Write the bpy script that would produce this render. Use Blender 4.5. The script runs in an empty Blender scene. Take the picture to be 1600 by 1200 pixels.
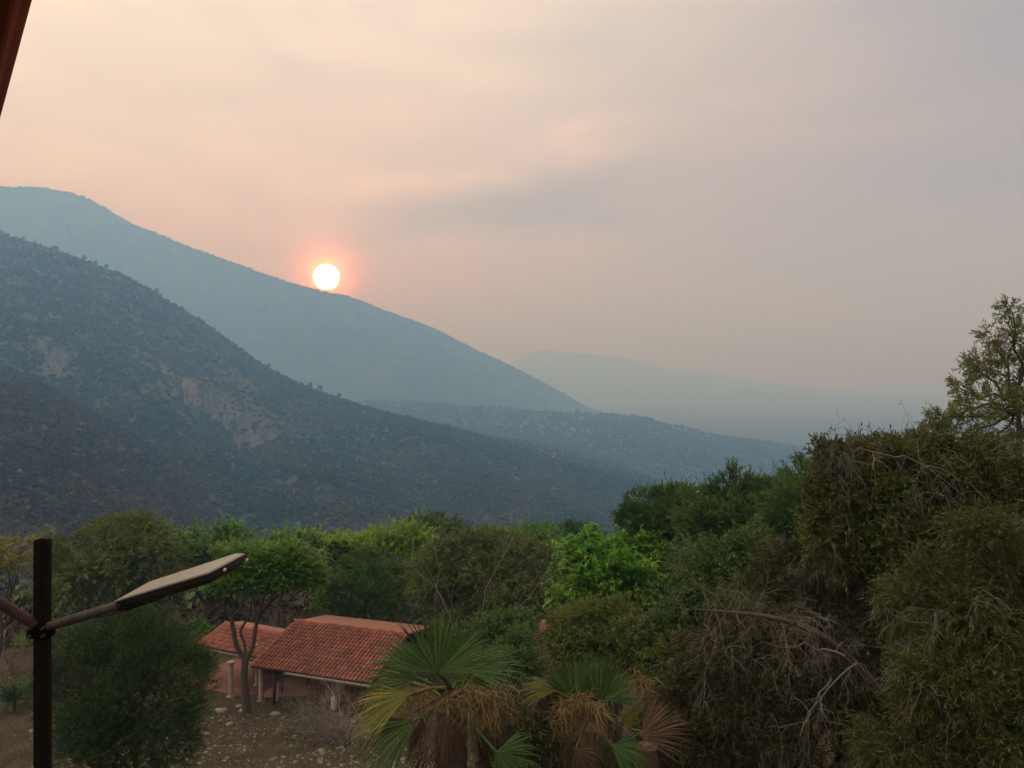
import bpy, math, random
import numpy as np
from mathutils import Vector

# ---- tuning values, all read by the set-up directly below ----
EXPOSURE = 0.0
VOL_B = 3
HAZE_DENSITY = 4.7e-4
HAZE_COLOR = (0.205, 0.455, 0.88)
HAZE_ABSORB = (0.74, 0.555, 0.0)      # smoke soaks up some light as well
HAZE_G = 0.35
SUN_E = 0.5
SKY_STRENGTH = 1.0
SKY_UP, SKY_SIDE, SKY_LO, SKY_HI = 0.9, 1.0, -0.36, 0.85
SKY_GREY = (0.335, 0.235, 0.186)
SKY_CREAM = (1.24, 1.10, 0.93)
SKY_PINK = (0.67, 0.42, 0.35)
STREAK = 0.9
GLOWS = [(5, (1.0, 0.8, 0.7), 0.06), (80, (1.0, 0.5, 0.42), 0.10), (1500, (1.0, 0.22, 0.22), 2.2), (5500, (1.0, 0.75, 0.8), 9.0)]
SUN_R = 0.88
SUN_EMIT = 220.0
BAND = 0.55
ZENITH = 1.0
SC = bpy.context.scene
COL = SC.collection
F = 1232.0            # focal length in pixels of a 1600 wide frame
CZ = 20.0             # camera height above the house yard datum

# ------------------------------------------------------------------ camera
cam = bpy.data.cameras.new("camera")
cam.sensor_width = 36.0
cam.lens = 36.0 * F / 1600.0
cam.clip_start = 0.05
cam.clip_end = 60000.0
cam_o = bpy.data.objects.new("camera", cam)
cam_o.location = (0, 0, CZ)
cam_o.rotation_euler = (math.radians(90), 0, 0)
COL.objects.link(cam_o)
SC.camera = cam_o

# ------------------------------------------------------------------ sun direction
SUN_AZ = math.atan2(510 - 800, F)                 # left of the view axis
SUN_EL = math.atan2(600 - 433, math.hypot(F, 290))
SUN = Vector((math.sin(SUN_AZ) * math.cos(SUN_EL), math.cos(SUN_AZ) * math.cos(SUN_EL), math.sin(SUN_EL)))

# ------------------------------------------------------------------ world
world = bpy.data.worlds.new("World")
SC.world = world
world.use_nodes = True
nt = world.node_tree
nt.nodes.clear()
def wn(t, **k):
    n = nt.nodes.new(t)
    for a, b in k.items(): setattr(n, a, b)
    return n
def wlink(a, b): nt.links.new(a, b)
def wmath(op, a, b=None, clamp=False):
    n = wn('ShaderNodeMath', operation=op, use_clamp=clamp)
    for i, v in enumerate((a, b)):
        if v is None: continue
        if isinstance(v, (int, float)): n.inputs[i].default_value = v
        else: wlink(v, n.inputs[i])
    return n.outputs[0]
def wmix(f, a, b, mode='MIX'):
    n = wn('ShaderNodeMix', data_type='RGBA', blend_type=mode)
    n.clamp_factor = True
    for s, v in ((n.inputs[0], f), (n.inputs[6], a), (n.inputs[7], b)):
        if isinstance(v, (int, float)): s.default_value = v
        elif isinstance(v, tuple): s.default_value = (*v, 1)
        else: wlink(v, s)
    return n.outputs[2]
def wramp(v, lo, hi, smooth=True):
    n = wn('ShaderNodeMapRange', interpolation_type='SMOOTHSTEP' if smooth else 'LINEAR')
    wlink(v, n.inputs[0]); n.inputs[1].default_value = lo; n.inputs[2].default_value = hi
    return n.outputs[0]
tc = wn('ShaderNodeTexCoord')
D = tc.outputs['Generated']
sep = wn('ShaderNodeSeparateXYZ'); wlink(D, sep.inputs[0])
dx, dy, dz = sep.outputs
dot = wn('ShaderNodeVectorMath', operation='DOT_PRODUCT'); wlink(D, dot.inputs[0]); dot.inputs[1].default_value = SUN
cs = wmath('MAXIMUM', dot.outputs['Value'], 0.0)
# broad smoke veil: cream overhead and towards the sun, grey pink away from it
side = wmath('SUBTRACT', wmath('MULTIPLY', dz, SKY_UP), wmath('MULTIPLY', dx, SKY_SIDE))
veil = wmix(wramp(side, SKY_LO, SKY_HI), SKY_GREY, SKY_CREAM)
pink = wramp(dz, 0.42, 0.05)
veil = wmix(wmath('MULTIPLY', pink, 0.55), veil, SKY_PINK)
# soft streaks of thin smoke cloud, drawn out along the horizon
mp = wn('ShaderNodeMapping'); wlink(D, mp.inputs[0]); mp.inputs['Scale'].default_value = (2.2, 2.2, 9.0)
mp.inputs['Rotation'].default_value = (0.0, 0.16, 0.0)
n1 = wn('ShaderNodeTexNoise'); wlink(mp.outputs[0], n1.inputs['Vector'])
n1.inputs['Scale'].default_value = 1.15; n1.inputs['Detail'].default_value = 5.0; n1.inputs['Roughness'].default_value = 0.5
n1.inputs['Distortion'].default_value = 0.5
streak = wmath('ADD', wmath('MULTIPLY', wmath('SUBTRACT', n1.outputs[0], 0.5), STREAK), 1.0)
vm = wn('ShaderNodeVectorMath', operation='SCALE'); wlink(veil, vm.inputs[0]); wlink(streak, vm.inputs[3])
col = vm.outputs[0]
n2 = wn('ShaderNodeTexNoise'); wlink(D, n2.inputs['Vector']); n2.inputs['Scale'].default_value = 6.0; n2.inputs['Detail'].default_value = 3.0
# one long bright streak of cloud rising to the right with a dull band beneath it
e_ = wmath('SUBTRACT', wmath('SUBTRACT', dz, wmath('MULTIPLY', dx, 0.142)), wmath('ADD', wmath('MULTIPLY', n1.outputs[0], 0.16), 0.182))
def gauss(off, w):
    q = wmath('DIVIDE', wmath('ADD', e_, off), w); return wmath('POWER', 2.718, wmath('MULTIPLY', wmath('MULTIPLY', q, q), -1.0))
rng_w = wmath('ADD', wmath('MULTIPLY', wramp(n2.outputs[0], 0.35, 0.65), 0.75), 0.25)
fade = wmath('MULTIPLY', wramp(dx, -0.26, -0.10), wramp(dx, 0.30, 0.0))
bandf = wmath('ADD', wmath('MULTIPLY', fade, wmath('SUBTRACT', wmath('MULTIPLY', gauss(0.0, 0.018), wmath('MULTIPLY', BAND, rng_w)), wmath('MULTIPLY', gauss(0.055, 0.042), BAND * 0.9))), 1.0)
up_ = wmath('ADD', wmath('MULTIPLY', wramp(dz, 0.38, 0.85), ZENITH), 1.0)
vm2 = wn('ShaderNodeVectorMath', operation='SCALE'); wlink(col, vm2.inputs[0]); wlink(wmath('MULTIPLY', bandf, up_), vm2.inputs[3])
col = vm2.outputs[0]
def addglow(col, power, c, k):
    g = wmath('MULTIPLY', wmath('POWER', cs, power), k)
    s = wn('ShaderNodeVectorMath', operation='SCALE'); s.inputs[0].default_value = c; wlink(g, s.inputs[3])
    a = wn('ShaderNodeVectorMath', operation='ADD'); wlink(col, a.inputs[0]); wlink(s.outputs[0], a.inputs[1])
    return a.outputs[0]
for g in GLOWS: col = addglow(col, *g)
bg = wn('ShaderNodeBackground'); wlink(col, bg.inputs[0]); bg.inputs[1].default_value = SKY_STRENGTH
sky = wn('ShaderNodeTexSky', sky_type='NISHITA')
sky.sun_disc = False; sky.sun_elevation = SUN_EL; sky.sun_rotation = SUN_AZ
sky.air_density = 1.5; sky.dust_density = 5.0; sky.altitude = 1200
bg2 = wn('ShaderNodeBackground'); wlink(sky.outputs[0], bg2.inputs[0]); bg2.inputs[1].default_value = 0.006
ad = wn('ShaderNodeAddShader'); wlink(bg.outputs[0], ad.inputs[0]); wlink(bg2.outputs[0], ad.inputs[1])
out = wn('ShaderNodeOutputWorld'); wlink(ad.outputs[0], out.inputs[0])
world.cycles.sampling_method = 'MANUAL'; world.cycles.sample_map_resolution = 512

# ------------------------------------------------------------------ sun lamp (dulled by thick smoke)
sl = bpy.data.lights.new("sun_light", 'SUN')
sl.energy = SUN_E; sl.angle = math.radians(10); sl.color = (1.0, 0.56, 0.36)
sl_o = bpy.data.objects.new("sun_light", sl)
sl_o.rotation_euler = SUN.to_track_quat('Z', 'Y').to_euler()
sl_o.location = (0, 0, 60)
COL.objects.link(sl_o)

# ------------------------------------------------------------------ exposure and sampling
SC.view_settings.view_transform = 'Standard'
SC.view_settings.look = 'None'
SC.view_settings.exposure = EXPOSURE
SC.view_settings.gamma = 1.0
SC.view_settings.use_curve_mapping = False
cy = SC.cycles
cy.use_denoising = True
cy.max_bounces = 8; cy.diffuse_bounces = 2; cy.glossy_bounces = 2
cy.transmission_bounces = 3; cy.transparent_max_bounces = 8; cy.volume_bounces = VOL_B
cy.use_adaptive_sampling = False
cy.sample_clamp_indirect = 6.0

# ------------------------------------------------------------------ tagging and mesh helpers
def tag(o, label=None, cat=None, group=None, kind=None):
    if label: o['label'] = label
    if cat: o['category'] = cat
    if group: o['group'] = group
    if kind: o['kind'] = kind
    return o
def empty(name, loc, label, cat, group=None):
    o = bpy.data.objects.new(name, None)
    o.location = loc; o.empty_display_size = 0.3
    COL.objects.link(o)
    return tag(o, label, cat, group)
def world_loc(o):
    v = np.zeros(3)
    while o is not None:
        v += np.array(o.location); o = o.parent
    return v
class MB:
    """collects vertices and quads; one build() = one mesh object"""
    def __init__(s): s.v = []; s.q = []; s.t = []; s.n = 0
    def add(s, v, q, tint=None):
        v = np.asarray(v, float).reshape(-1, 3); q = np.asarray(q, np.int64).reshape(-1, 4)
        s.v.append(v); s.q.append(q + s.n); s.n += len(v)
        if tint is None: tint = np.full(len(q), 0.5)
        s.t.append(np.broadcast_to(np.asarray(tint, float), (len(q),)))
        return s
    def box(s, c, size, rot=None, tint=0.5):
        h = np.array(size) / 2
        v = np.array([[x, y, z] for x in (-1, 1) for y in (-1, 1) for z in (-1, 1)]) * h
        if rot is not None: v = v @ np.asarray(rot, float)
        q = [[0, 1, 3, 2], [4, 6, 7, 5], [0, 4, 5, 1], [2, 3, 7, 6], [0, 2, 6, 4], [1, 5, 7, 3]]
        return s.add(v + np.array(c), q, tint)
    def tube(s, pts, rad, n=6, cap=True, tint=0.5):
        P = np.asarray(pts, float); k = len(P)
        R = np.broadcast_to(np.asarray(rad, float), (k,))
        T = np.gradient(P, axis=0); T /= np.linalg.norm(T, axis=1)[:, None] + 1e-9
        up = np.array([0, 0, 1.0]) if abs(T[:, 2]).mean() < 0.8 else np.array([1.0, 0, 0])
        A = np.cross(T, up); A /= np.linalg.norm(A, axis=1)[:, None] + 1e-9
        B = np.cross(T, A)
        an = np.arange(n) * 2 * math.pi / n
        V = P[:, None] + R[:, None, None] * (A[:, None] * np.cos(an)[None, :, None] + B[:, None] * np.sin(an)[None, :, None])
        i = np.arange(k - 1)[:, None]; j = np.arange(n)[None]
        q = np.stack([i * n + j, i * n + (j + 1) % n, (i + 1) * n + (j + 1) % n, (i + 1) * n + j], -1).reshape(-1, 4)
        s.add(V.reshape(-1, 3), q, tint)
        if cap and n % 2 == 0:
            for e in (0, k - 1):
                s.add(V[e], [[0, a, a + 1, (a + 2) % n] for a in range(1, n - 1, 2)], tint)
        return s
    def build(s, name, mat, parent=None, smooth=False):
        V = np.concatenate(s.v); Q = np.concatenate(s.q); T = np.concatenate(s.t)
        if parent is not None: V = V - world_loc(parent)
        me = bpy.data.meshes.new(name)
        me.vertices.add(len(V)); me.vertices.foreach_set('co', V.astype(np.float32).ravel())
        me.loops.add(len(Q) * 4); me.loops.foreach_set('vertex_index', Q.astype(np.int32).ravel())
        me.polygons.add(len(Q))
        me.polygons.foreach_set('loop_start', np.arange(0, len(Q) * 4, 4, dtype=np.int32))
        me.polygons.foreach_set('loop_total', np.full(len(Q), 4, dtype=np.int32))
        if smooth: me.polygons.foreach_set('use_smooth', np.ones(len(Q), dtype=bool))
        at = me.attributes.new('tint', 'FLOAT', 'FACE'); at.data.foreach_set('value', T.astype(np.float32))
        me.update(calc_edges=True); me.validate()
        if mat is not None: me.materials.append(mat)
        o = bpy.data.objects.new(name, me); COL.objects.link(o)
        if parent is not None: o.parent = parent
        return o
def at(px, py, d): return np.array([(px - 800) / F * d, d, CZ - (py - 600) / F * d])
def unit(v):
    v = np.asarray(v, float); return v / (np.linalg.norm(v, axis=-1, keepdims=True) + 1e-9)

# value noise on the plane
_nz = np.random.default_rng(11).random((256, 256))
def vnoise(x, y):
    xi = np.floor(x).astype(int); yi = np.floor(y).astype(int)
    fx = x - xi; fy = y - yi; fx = fx * fx * (3 - 2 * fx); fy = fy * fy * (3 - 2 * fy)
    g = lambda a, b: _nz[a % 256, b % 256]
    return (g(xi, yi) * (1 - fx) + g(xi + 1, yi) * fx) * (1 - fy) + (g(xi, yi + 1) * (1 - fx) + g(xi + 1, yi + 1) * fx) * fy
def fbm(x, y, s, o=5, gain=0.5):
    a, r, tot = 1.0, 0.0, 0.0
    x = np.asarray(x, float) / s; y = np.asarray(y, float) / s
    for i in range(o):
        r = r + a * (vnoise(x + i * 17.3, y + i * 9.1) - 0.5); tot += a; a *= gain; x = x * 2.03; y = y * 2.03
    return r / tot * 2

# ------------------------------------------------------------------ materials
def new_mat(name):
    m = bpy.data.materials.new(name); m.use_nodes = True
    return m, m.node_tree, m.node_tree.nodes['Principled BSDF']
def mixc(nt, f, a, b, mode='MIX'):
    n = nt.nodes.new('ShaderNodeMix'); n.data_type = 'RGBA'; n.blend_type = mode
    for s, v in ((n.inputs[0], f), (n.inputs[6], a), (n.inputs[7], b)):
        if isinstance(v, (int, float)): s.default_value = v
        elif isinstance(v, tuple): s.default_value = (*v, 1)
        else: nt.links.new(v, s)
    return n.outputs[2]
def noise(nt, scale, detail=4, rough=0.55, vec=None, coord='pos', stretch=None, dist=0.0):
    n = nt.nodes.new('ShaderNodeTexNoise')
    n.inputs['Scale'].default_value = scale; n.inputs['Detail'].default_value = detail
    n.inputs['Roughness'].default_value = rough; n.inputs['Distortion'].default_value = dist
    if vec is None:
        if coord == 'pos': vec = nt.nodes.new('ShaderNodeNewGeometry').outputs['Position']
        else: vec = nt.nodes.new('ShaderNodeTexCoord').outputs['Object']
    if stretch:
        mp = nt.nodes.new('ShaderNodeMapping'); mp.inputs['Scale'].default_value = stretch
        nt.links.new(vec, mp.inputs[0]); vec = mp.outputs[0]
    nt.links.new(vec, n.inputs['Vector'])
    return n.outputs[0]
def rng_node(nt, v, lo, hi, a=0.0, b=1.0):
    n = nt.nodes.new('ShaderNodeMapRange'); nt.links.new(v, n.inputs[0])
    n.inputs[1].default_value = lo; n.inputs[2].default_value = hi
    n.inputs[3].default_value = a; n.inputs[4].default_value = b
    return n.outputs[0]
def bump(nt, b, h, strength=0.5, dist=0.05):
    n = nt.nodes.new('ShaderNodeBump'); n.inputs['Strength'].default_value = strength; n.inputs['Distance'].default_value = dist
    nt.links.new(h, n.inputs['Height']); nt.links.new(n.outputs[0], b.inputs['Normal'])
def tint_out(nt):
    n = nt.nodes.new('ShaderNodeAttribute'); n.attribute_name = 'tint'; return n.outputs['Fac']
def leaf_mat(name, lo, mid, hi, trans=0.35, rough=0.55, scale=0.5, old=(0.10, 0.05, 0.02), old_at=0.93):
    """foliage: each leaf its own shade between lo and hi, clumps drifting with noise, a few dry leaves"""
    m, nt, b = new_mat(name)
    t = tint_out(nt); ns = rng_node(nt, noise(nt, scale, 3), 0.3, 0.7)
    f = nt.nodes.new('ShaderNodeMath'); f.operation = 'MULTIPLY_ADD'; nt.links.new(t, f.inputs[0]); f.inputs[1].default_value = 0.6
    g = nt.nodes.new('ShaderNodeMath'); g.operation = 'MULTIPLY'; nt.links.new(ns, g.inputs[0]); g.inputs[1].default_value = 0.4
    nt.links.new(g.outputs[0], f.inputs[2])
    c = mixc(nt, rng_node(nt, f.outputs[0], 0.0, 0.5), lo, mid)
    c = mixc(nt, rng_node(nt, f.outputs[0], 0.5, 1.0), c, hi)
    c = mixc(nt, rng_node(nt, t, old_at, old_at + 0.01), c, old)
    nt.links.new(c, b.inputs['Base Color']); b.inputs['Roughness'].default_value = rough
    b.inputs['Specular IOR Level'].default_value = 0.25
    if trans > 0:
        tr = nt.nodes.new('ShaderNodeBsdfTranslucent'); nt.links.new(c, tr.inputs[0])
        mx = nt.nodes.new('ShaderNodeMixShader'); mx.inputs[0].default_value = trans
        nt.links.new(b.outputs[0], mx.inputs[1]); nt.links.new(tr.outputs[0], mx.inputs[2])
        nt.links.new(mx.outputs[0], nt.nodes['Material Output'].inputs[0])
    return m
def plain_mat(name, c1, c2, scale=8, rough=0.8, bmp=0.3, bd=0.01, stretch=None, metal=0.0, detail=5, use_tint=0.0, spec=0.5):
    m, nt, b = new_mat(name)
    n = noise(nt, scale, detail, stretch=stretch)
    c = mixc(nt, rng_node(nt, n, 0.3, 0.7), c1, c2)
    if use_tint:
        k = rng_node(nt, tint_out(nt), 0, 1, 1 - use_tint, 1 + use_tint)
        v = nt.nodes.new('ShaderNodeVectorMath'); v.operation = 'SCALE'; nt.links.new(c, v.inputs[0]); nt.links.new(k, v.inputs[3]); c = v.outputs[0]
    nt.links.new(c, b.inputs['Base Color']); b.inputs['Roughness'].default_value = rough
    b.inputs['Metallic'].default_value = metal; b.inputs['Specular IOR Level'].default_value = spec
    if bmp: bump(nt, b, n, bmp, bd)
    return m
# ================================================================== THE LAND
def grid_mesh(name, X, Y, Z, mat, smooth=True):
    nu, nv = X.shape
    i = np.arange(nu - 1)[:, None]; j = np.arange(nv - 1)[None]
    q = np.stack([i * nv + j, (i + 1) * nv + j, (i + 1) * nv + j + 1, i * nv + j + 1], -1).reshape(-1, 4)
    mb = MB(); mb.add(np.stack([X, Y, Z], -1).reshape(-1, 3), q)
    o = mb.build(name, mat, None, smooth); o['kind'] = 'structure'
    return o
FAR = 1.5            # spacing of the hills behind the valley
GY = [-400, -60, 0, 5, 10, 20, 30, 38, 46, 56, 80, 120, 180, 390, 1050, 1500, 40000]
GZ = [40, 18, 14.6, 13.2, 11.4, 8.2, 5.4, 2.6, 1.35, 0.4, -4, -13, -27, -73, -182, -238, -238]
def ground_z(x, y, rough=True):
    x = np.asarray(x, float); y = np.asarray(y, float)
    r = np.where(y > 0, np.hypot(x * 0.45, y), y)
    z = np.interp(r, GY, GZ)
    k = np.clip((r - 60) / 200, 0, 1)
    z = z + k * (14 * fbm(x, y, 180, 4))* np.clip((2500-r)/1500,0.1,1)
    z = z + np.clip((r - 1800) / 2500, 0, 1) * (26 * fbm(x, y * 0.7, 1100, 4) + 10)
    if rough:
        flat = np.clip(np.hypot((x + 13) / 9, (y - 49) / 7) - 0.8, 0, 1)
        z = z + flat * (0.28 * fbm(x, y, 6, 5) + 0.6 * fbm(x, y, 25, 3)) * np.clip(1.2 - r / 300, 0, 1)
    return z

def land_mat(name, dark, mid, dry, s1, s2, rock=None, rock_c=(0.120, 0.122, 0.112), bmpd=2.0, field=None):
    m, nt, b = new_mat(name)
    a = noise(nt, s1, 6, 0.6); c = noise(nt, s2, 5, 0.65)
    col = mixc(nt, rng_node(nt, a, 0.38, 0.62), dark, mid)
    col = mixc(nt, rng_node(nt, c, 0.5, 0.66), col, dry)
    if rock:
        # bare limestone faces: a band of cliffs about a place on the slope, streaked downward
        geo = nt.nodes.new('ShaderNodeNewGeometry').outputs['Position']
        st = noise(nt, 0.11, 7, 0.72, vec=geo, stretch=(1.0, 1.0, 0.13))
        mask = None
        for (cx, cy_, cz, rx, ry, rz, k) in rock:
            sub = nt.nodes.new('ShaderNodeVectorMath'); sub.operation = 'SUBTRACT'; nt.links.new(geo, sub.inputs[0]); sub.inputs[1].default_value = (cx, cy_, cz)
            mul = nt.nodes.new('ShaderNodeVectorMath'); mul.operation = 'DIVIDE'; nt.links.new(sub.outputs[0], mul.inputs[0]); mul.inputs[1].default_value = (rx, ry, rz)
            ln = nt.nodes.new('ShaderNodeVectorMath'); ln.operation = 'LENGTH'; nt.links.new(mul.outputs[0], ln.inputs[0])
            r = rng_node(nt, ln.outputs['Value'], 0.3, 1.1, k, 0.0)
            if mask is None: mask = r
            else:
                mm = nt.nodes.new('ShaderNodeMath'); mm.operation = 'MAXIMUM'; nt.links.new(mask, mm.inputs[0]); nt.links.new(r, mm.inputs[1]); mask = mm.outputs[0]
        sz = nt.nodes.new('ShaderNodeSeparateXYZ'); nt.links.new(nt.nodes.new('ShaderNodeNewGeometry').outputs['True Normal'], sz.inputs[0])
        steep = rng_node(nt, sz.outputs[2], 0.80, 0.62)
        mm = nt.nodes.new('ShaderNodeMath'); mm.operation = 'MULTIPLY'; nt.links.new(mask, mm.inputs[0]); nt.links.new(rng_node(nt, st, 0.60, 0.66), mm.inputs[1])
        m3 = nt.nodes.new('ShaderNodeMath'); m3.operation = 'MAXIMUM'; nt.links.new(steep, m3.inputs[0]); nt.links.new(mm.outputs[0], m3.inputs[1]); mask = m3.outputs[0]
        t = nt.nodes.new('ShaderNodeMath'); t.operation = 'MULTIPLY'
        nt.links.new(rng_node(nt, st, 0.43, 0.60), t.inputs[0]); nt.links.new(mask, t.inputs[1])
        col = mixc(nt, t.outputs[0], col, rock_c)
    nt.links.new(col, b.inputs['Base Color']); b.inputs['Roughness'].default_value = 0.95
    b.inputs['Specular IOR Level'].default_value = 0.1
    bump(nt, b, c, 0.5, bmpd)
    return m

# near ground: dry hillside yard, one sheet out to the horizon
m_ground, nt_, b_ = new_mat('dry_ground')
c_ = mixc(nt_, rng_node(nt_, noise(nt_, 0.35, 6, 0.6), 0.35, 0.65), (0.028, 0.023, 0.014), (0.050, 0.040, 0.025))
c_ = mixc(nt_, rng_node(nt_, noise(nt_, 6.0, 6, 0.7), 0.5, 0.66), c_, (0.095, 0.083, 0.07))
c_ = mixc(nt_, rng_node(nt_, noise(nt_, 1.3, 4, 0.6), 0.55, 0.7), c_, (0.032, 0.038, 0.018))
nt_.links.new(c_, b_.inputs['Base Color']); b_.inputs['Roughness'].default_value = 0.95; b_.inputs['Specular IOR Level'].default_value = 0.1
bump(nt_, b_, noise(nt_, 9.0, 6, 0.7), 0.8, 0.06)
def axis(lo, hi, near, n, far_n):
    a = np.concatenate([-np.geomspace(near, -lo, far_n)[::-1], np.linspace(-near, near, n)[1:-1], np.geomspace(near, hi, far_n)])
    return a
gx = axis(-24000, 24000, 60, 170, 50)
gy = np.concatenate([np.linspace(-400, -5, 12), np.linspace(0, 90, 150), np.geomspace(92, 23900, 90)])
X, Y = np.meshgrid(gx, gy, indexing='ij')
ground = grid_mesh('ground', X, Y, ground_z(X, Y), m_ground)

def hill(name, ridge, foot, pxs, nv, mat, amp, scale, back=1.6, prof=1.0, ridge_amp=0.25, spur=0.0, cliffs=(), farther=1.0):
    """ridge / foot: rows of (px, py, distance); returns the object and a sampler for points on the near slope"""
    amp *= 1.35; scale *= 1.35; spur *= 1.35
    r = np.array(ridge, float); f = np.array(foot, float)
    rp = np.interp(pxs, r[:, 0], r[:, 1]); rd = np.interp(pxs, r[:, 0], r[:, 2]) * FAR * farther
    fp = np.interp(pxs, f[:, 0], f[:, 1]); fd = np.interp(pxs, f[:, 0], f[:, 2]) * FAR * farther
    R = np.stack([(pxs - 800) / F * rd, rd, CZ - (rp - 600) / F * rd], -1)
    G = np.stack([(pxs - 800) / F * fd, fd, CZ - (fp - 600) / F * fd], -1)
    t = np.concatenate([np.linspace(0, 1, nv), 1 + np.linspace(0.04, 1.0, nv // 3)])
    T = t[None, :, None]
    P = G[:, None] + (R - G)[:, None] * np.minimum(T, 1)
    h = np.minimum(t, 1)[None]
    P[..., 2] = G[:, None, 2] + (R - G)[:, None, 2] * (h ** prof)
    bk = np.clip(t - 1, 0, None)[None]
    P[..., 0] += (R - G)[:, None, 0] * bk * back; P[..., 1] += (R - G)[:, None, 1] * bk * back
    P[..., 2] -= (np.abs(R - G)[:, None, 2] * 1.3 + 60) * (bk ** 1.3)
    w = ridge_amp + (1 - ridge_amp) * np.sin(np.clip(t, 0, 1) * math.pi)[None] ** 0.7
    P[..., 2] += amp * w * fbm(P[..., 0], P[..., 1], scale, 6, 0.55)
    if spur:
        # gullies running down the slope
        P[..., 2] -= spur * np.sin(np.clip(t, 0, 1) * math.pi)[None] * np.abs(fbm(P[..., 0] + 0.25 * P[..., 1], P[..., 1] * 0.15, scale * 0.8, 4))
    # bands of cliff: the slope drops sharply below a broken line
    for (pc_, hw_, t0_, A_) in cliffs:
        wv = np.clip(1.15 - ((pxs - pc_) / hw_) ** 2, 0, 1)[:, None]
        tt_ = t0_ + 0.05 * fbm(pxs * 1.0, pxs * 0 + pc_, 22, 4)[:, None]
        below = np.clip((tt_ - t[None]) / 0.012, 0, 1) * np.exp(-np.clip(tt_ - t[None], 0, 1) / 0.20)
        P[..., 2] -= A_ * wv * below * (0.7 + 0.6 * (fbm(pxs, pxs * 0 + 3, 9, 3)[:, None] + 0.5))
    # the foot dips under the ground sheet
    dip = np.clip(0.12 - t, 0, 1)[None] / 0.12
    P[..., 2] -= dip * 18
    o = grid_mesh(name, P[..., 0], P[..., 1], P[..., 2], mat)
    def sample(n, rng, plo, phi, vlo=0.0, vhi=1.0, bias=1.0):
        u = np.interp(rng.uniform(plo, phi, n), pxs, np.arange(len(pxs)))
        v = (vlo + (vhi - vlo) * rng.random(n) ** bias) * (nv - 1)
        i = np.clip(u.astype(int), 0, len(pxs) - 2); j = np.clip(v.astype(int), 0, len(t) - 2)
        a = (u - i)[:, None]; b = (v - j)[:, None]
        return (P[i, j] * (1 - a) + P[i + 1, j] * a) * (1 - b) + (P[i, j + 1] * (1 - a) + P[i + 1, j + 1] * a) * b
    return o, sample

m_hill = land_mat('scrub_hillside', (0.034, 0.046, 0.024), (0.050, 0.058, 0.032), (0.066, 0.060, 0.040), 0.012, 0.035,
                  rock=[(*at(345, 610, 1130), 60, 190, 40, 0.8), (*at(400, 660, 1060), 36, 160, 34, 0.8),
                        (*at(255, 610, 1120), 50, 160, 16, 0.5)])
NR = [(-1400, 300, 760), (-600, 320, 860), (-200, 335, 900), (0, 366, 900), (60, 382, 895), (130, 405, 890), (200, 432, 880), (250, 462, 870), (330, 512, 850),
      (400, 562, 830), (430, 582, 820), (470, 600, 815), (520, 620, 810), (560, 634, 800), (620, 652, 790), (700, 670, 780), (760, 688, 770),
      (850, 715, 760), (950, 742, 750), (1000, 758, 745), (1100, 792, 730), (1300, 850, 720), (1700, 890, 700)]
NF = [(-1400, 800, 200), (-200, 850, 255), (0, 860, 270), (400, 868, 290), (700, 872, 300), (850, 866, 330), (1000, 850, 430), (1200, 860, 500), (1700, 900, 520)]
near_hill, s_near = hill('hillside', NR, NF, np.linspace(-1400, 1700, 360), 150, m_hill, 26, 190, prof=1.15, ridge_amp=0.12, spur=34, cliffs=[(340, 70, 0.565, 30), (398, 36, 0.515, 26), (78, 38, 0.45, 20), (250, 45, 0.58, 10)], farther=1.2)
m_spur = land_mat('brown_scrub_hillside', (0.036, 0.038, 0.020), (0.062, 0.054, 0.034), (0.10, 0.072, 0.046), 0.02, 0.05)
SR = [(-1400, 480, 300), (-500, 520, 360), (-200, 535, 380), (0, 572, 400), (60, 596, 400), (120, 628, 398), (200, 676, 394), (260, 718, 388), (315, 762, 380), (400, 820, 370), (520, 880, 360), (700, 930, 350)]
SF = [(-1400, 830, 120), (0, 880, 170), (400, 900, 200), (700, 950, 220)]
spur_hill, s_spur = hill('hillside', SR, SF, np.linspace(-1400, 690, 160), 70, m_spur, 12, 90, prof=0.95, ridge_amp=0.2, spur=10, farther=1.2)
m_mid = land_mat('valley_slope', (0.028, 0.036, 0.022), (0.045, 0.050, 0.032), (0.11, 0.09, 0.065), 0.003, 0.0035, bmpd=2)
MR = [(300, 640, 1650), (480, 630, 1650), (570, 627, 1650), (650, 627, 1650), (760, 636, 1650), (850, 642, 1650), (950, 647, 1650), (1000, 650, 1650), (1050, 664, 1650),
      (1120, 680, 1650), (1200, 692, 1650), (1260, 703, 1650), (1400, 712, 1650), (1900, 716, 1650)]
MF = [(300, 775, 950), (700, 775, 980), (1000, 775, 1020), (1300, 765, 1100), (1900, 760, 1150)]
mid_hill, s_mid = hill('hillside', MR, MF, np.linspace(300, 1900, 200), 70, m_mid, 26, 330, prof=0.9, ridge_amp=0.15, spur=14, farther=1.2)
m_far = land_mat('forested_mountain', (0.018, 0.028, 0.018), (0.034, 0.044, 0.027), (0.055, 0.055, 0.038), 0.0022, 0.006, bmpd=3)
FR = [(-2200, 260, 2300), (-1200, 250, 2700), (-500, 270, 2900), (-150, 285, 3000), (0, 292, 3000), (40, 294, 3000), (75, 297, 3000), (115, 304, 3000), (150, 318, 3000), (175, 332, 3000), (205, 351, 3000), (240, 364, 3000), (300, 388, 3000),
      (350, 405, 3000), (400, 424, 3010), (450, 442, 3020), (490, 452, 3030), (515, 459, 3030), (540, 463, 3040), (570, 474, 3050), (600, 487, 3060), (650, 504, 3080), (690, 520, 3100), (740, 545, 3140),
      (800, 573, 3200), (860, 604, 3300), (915, 636, 3400), (1000, 668, 3500), (1200, 690, 3600)]
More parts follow.
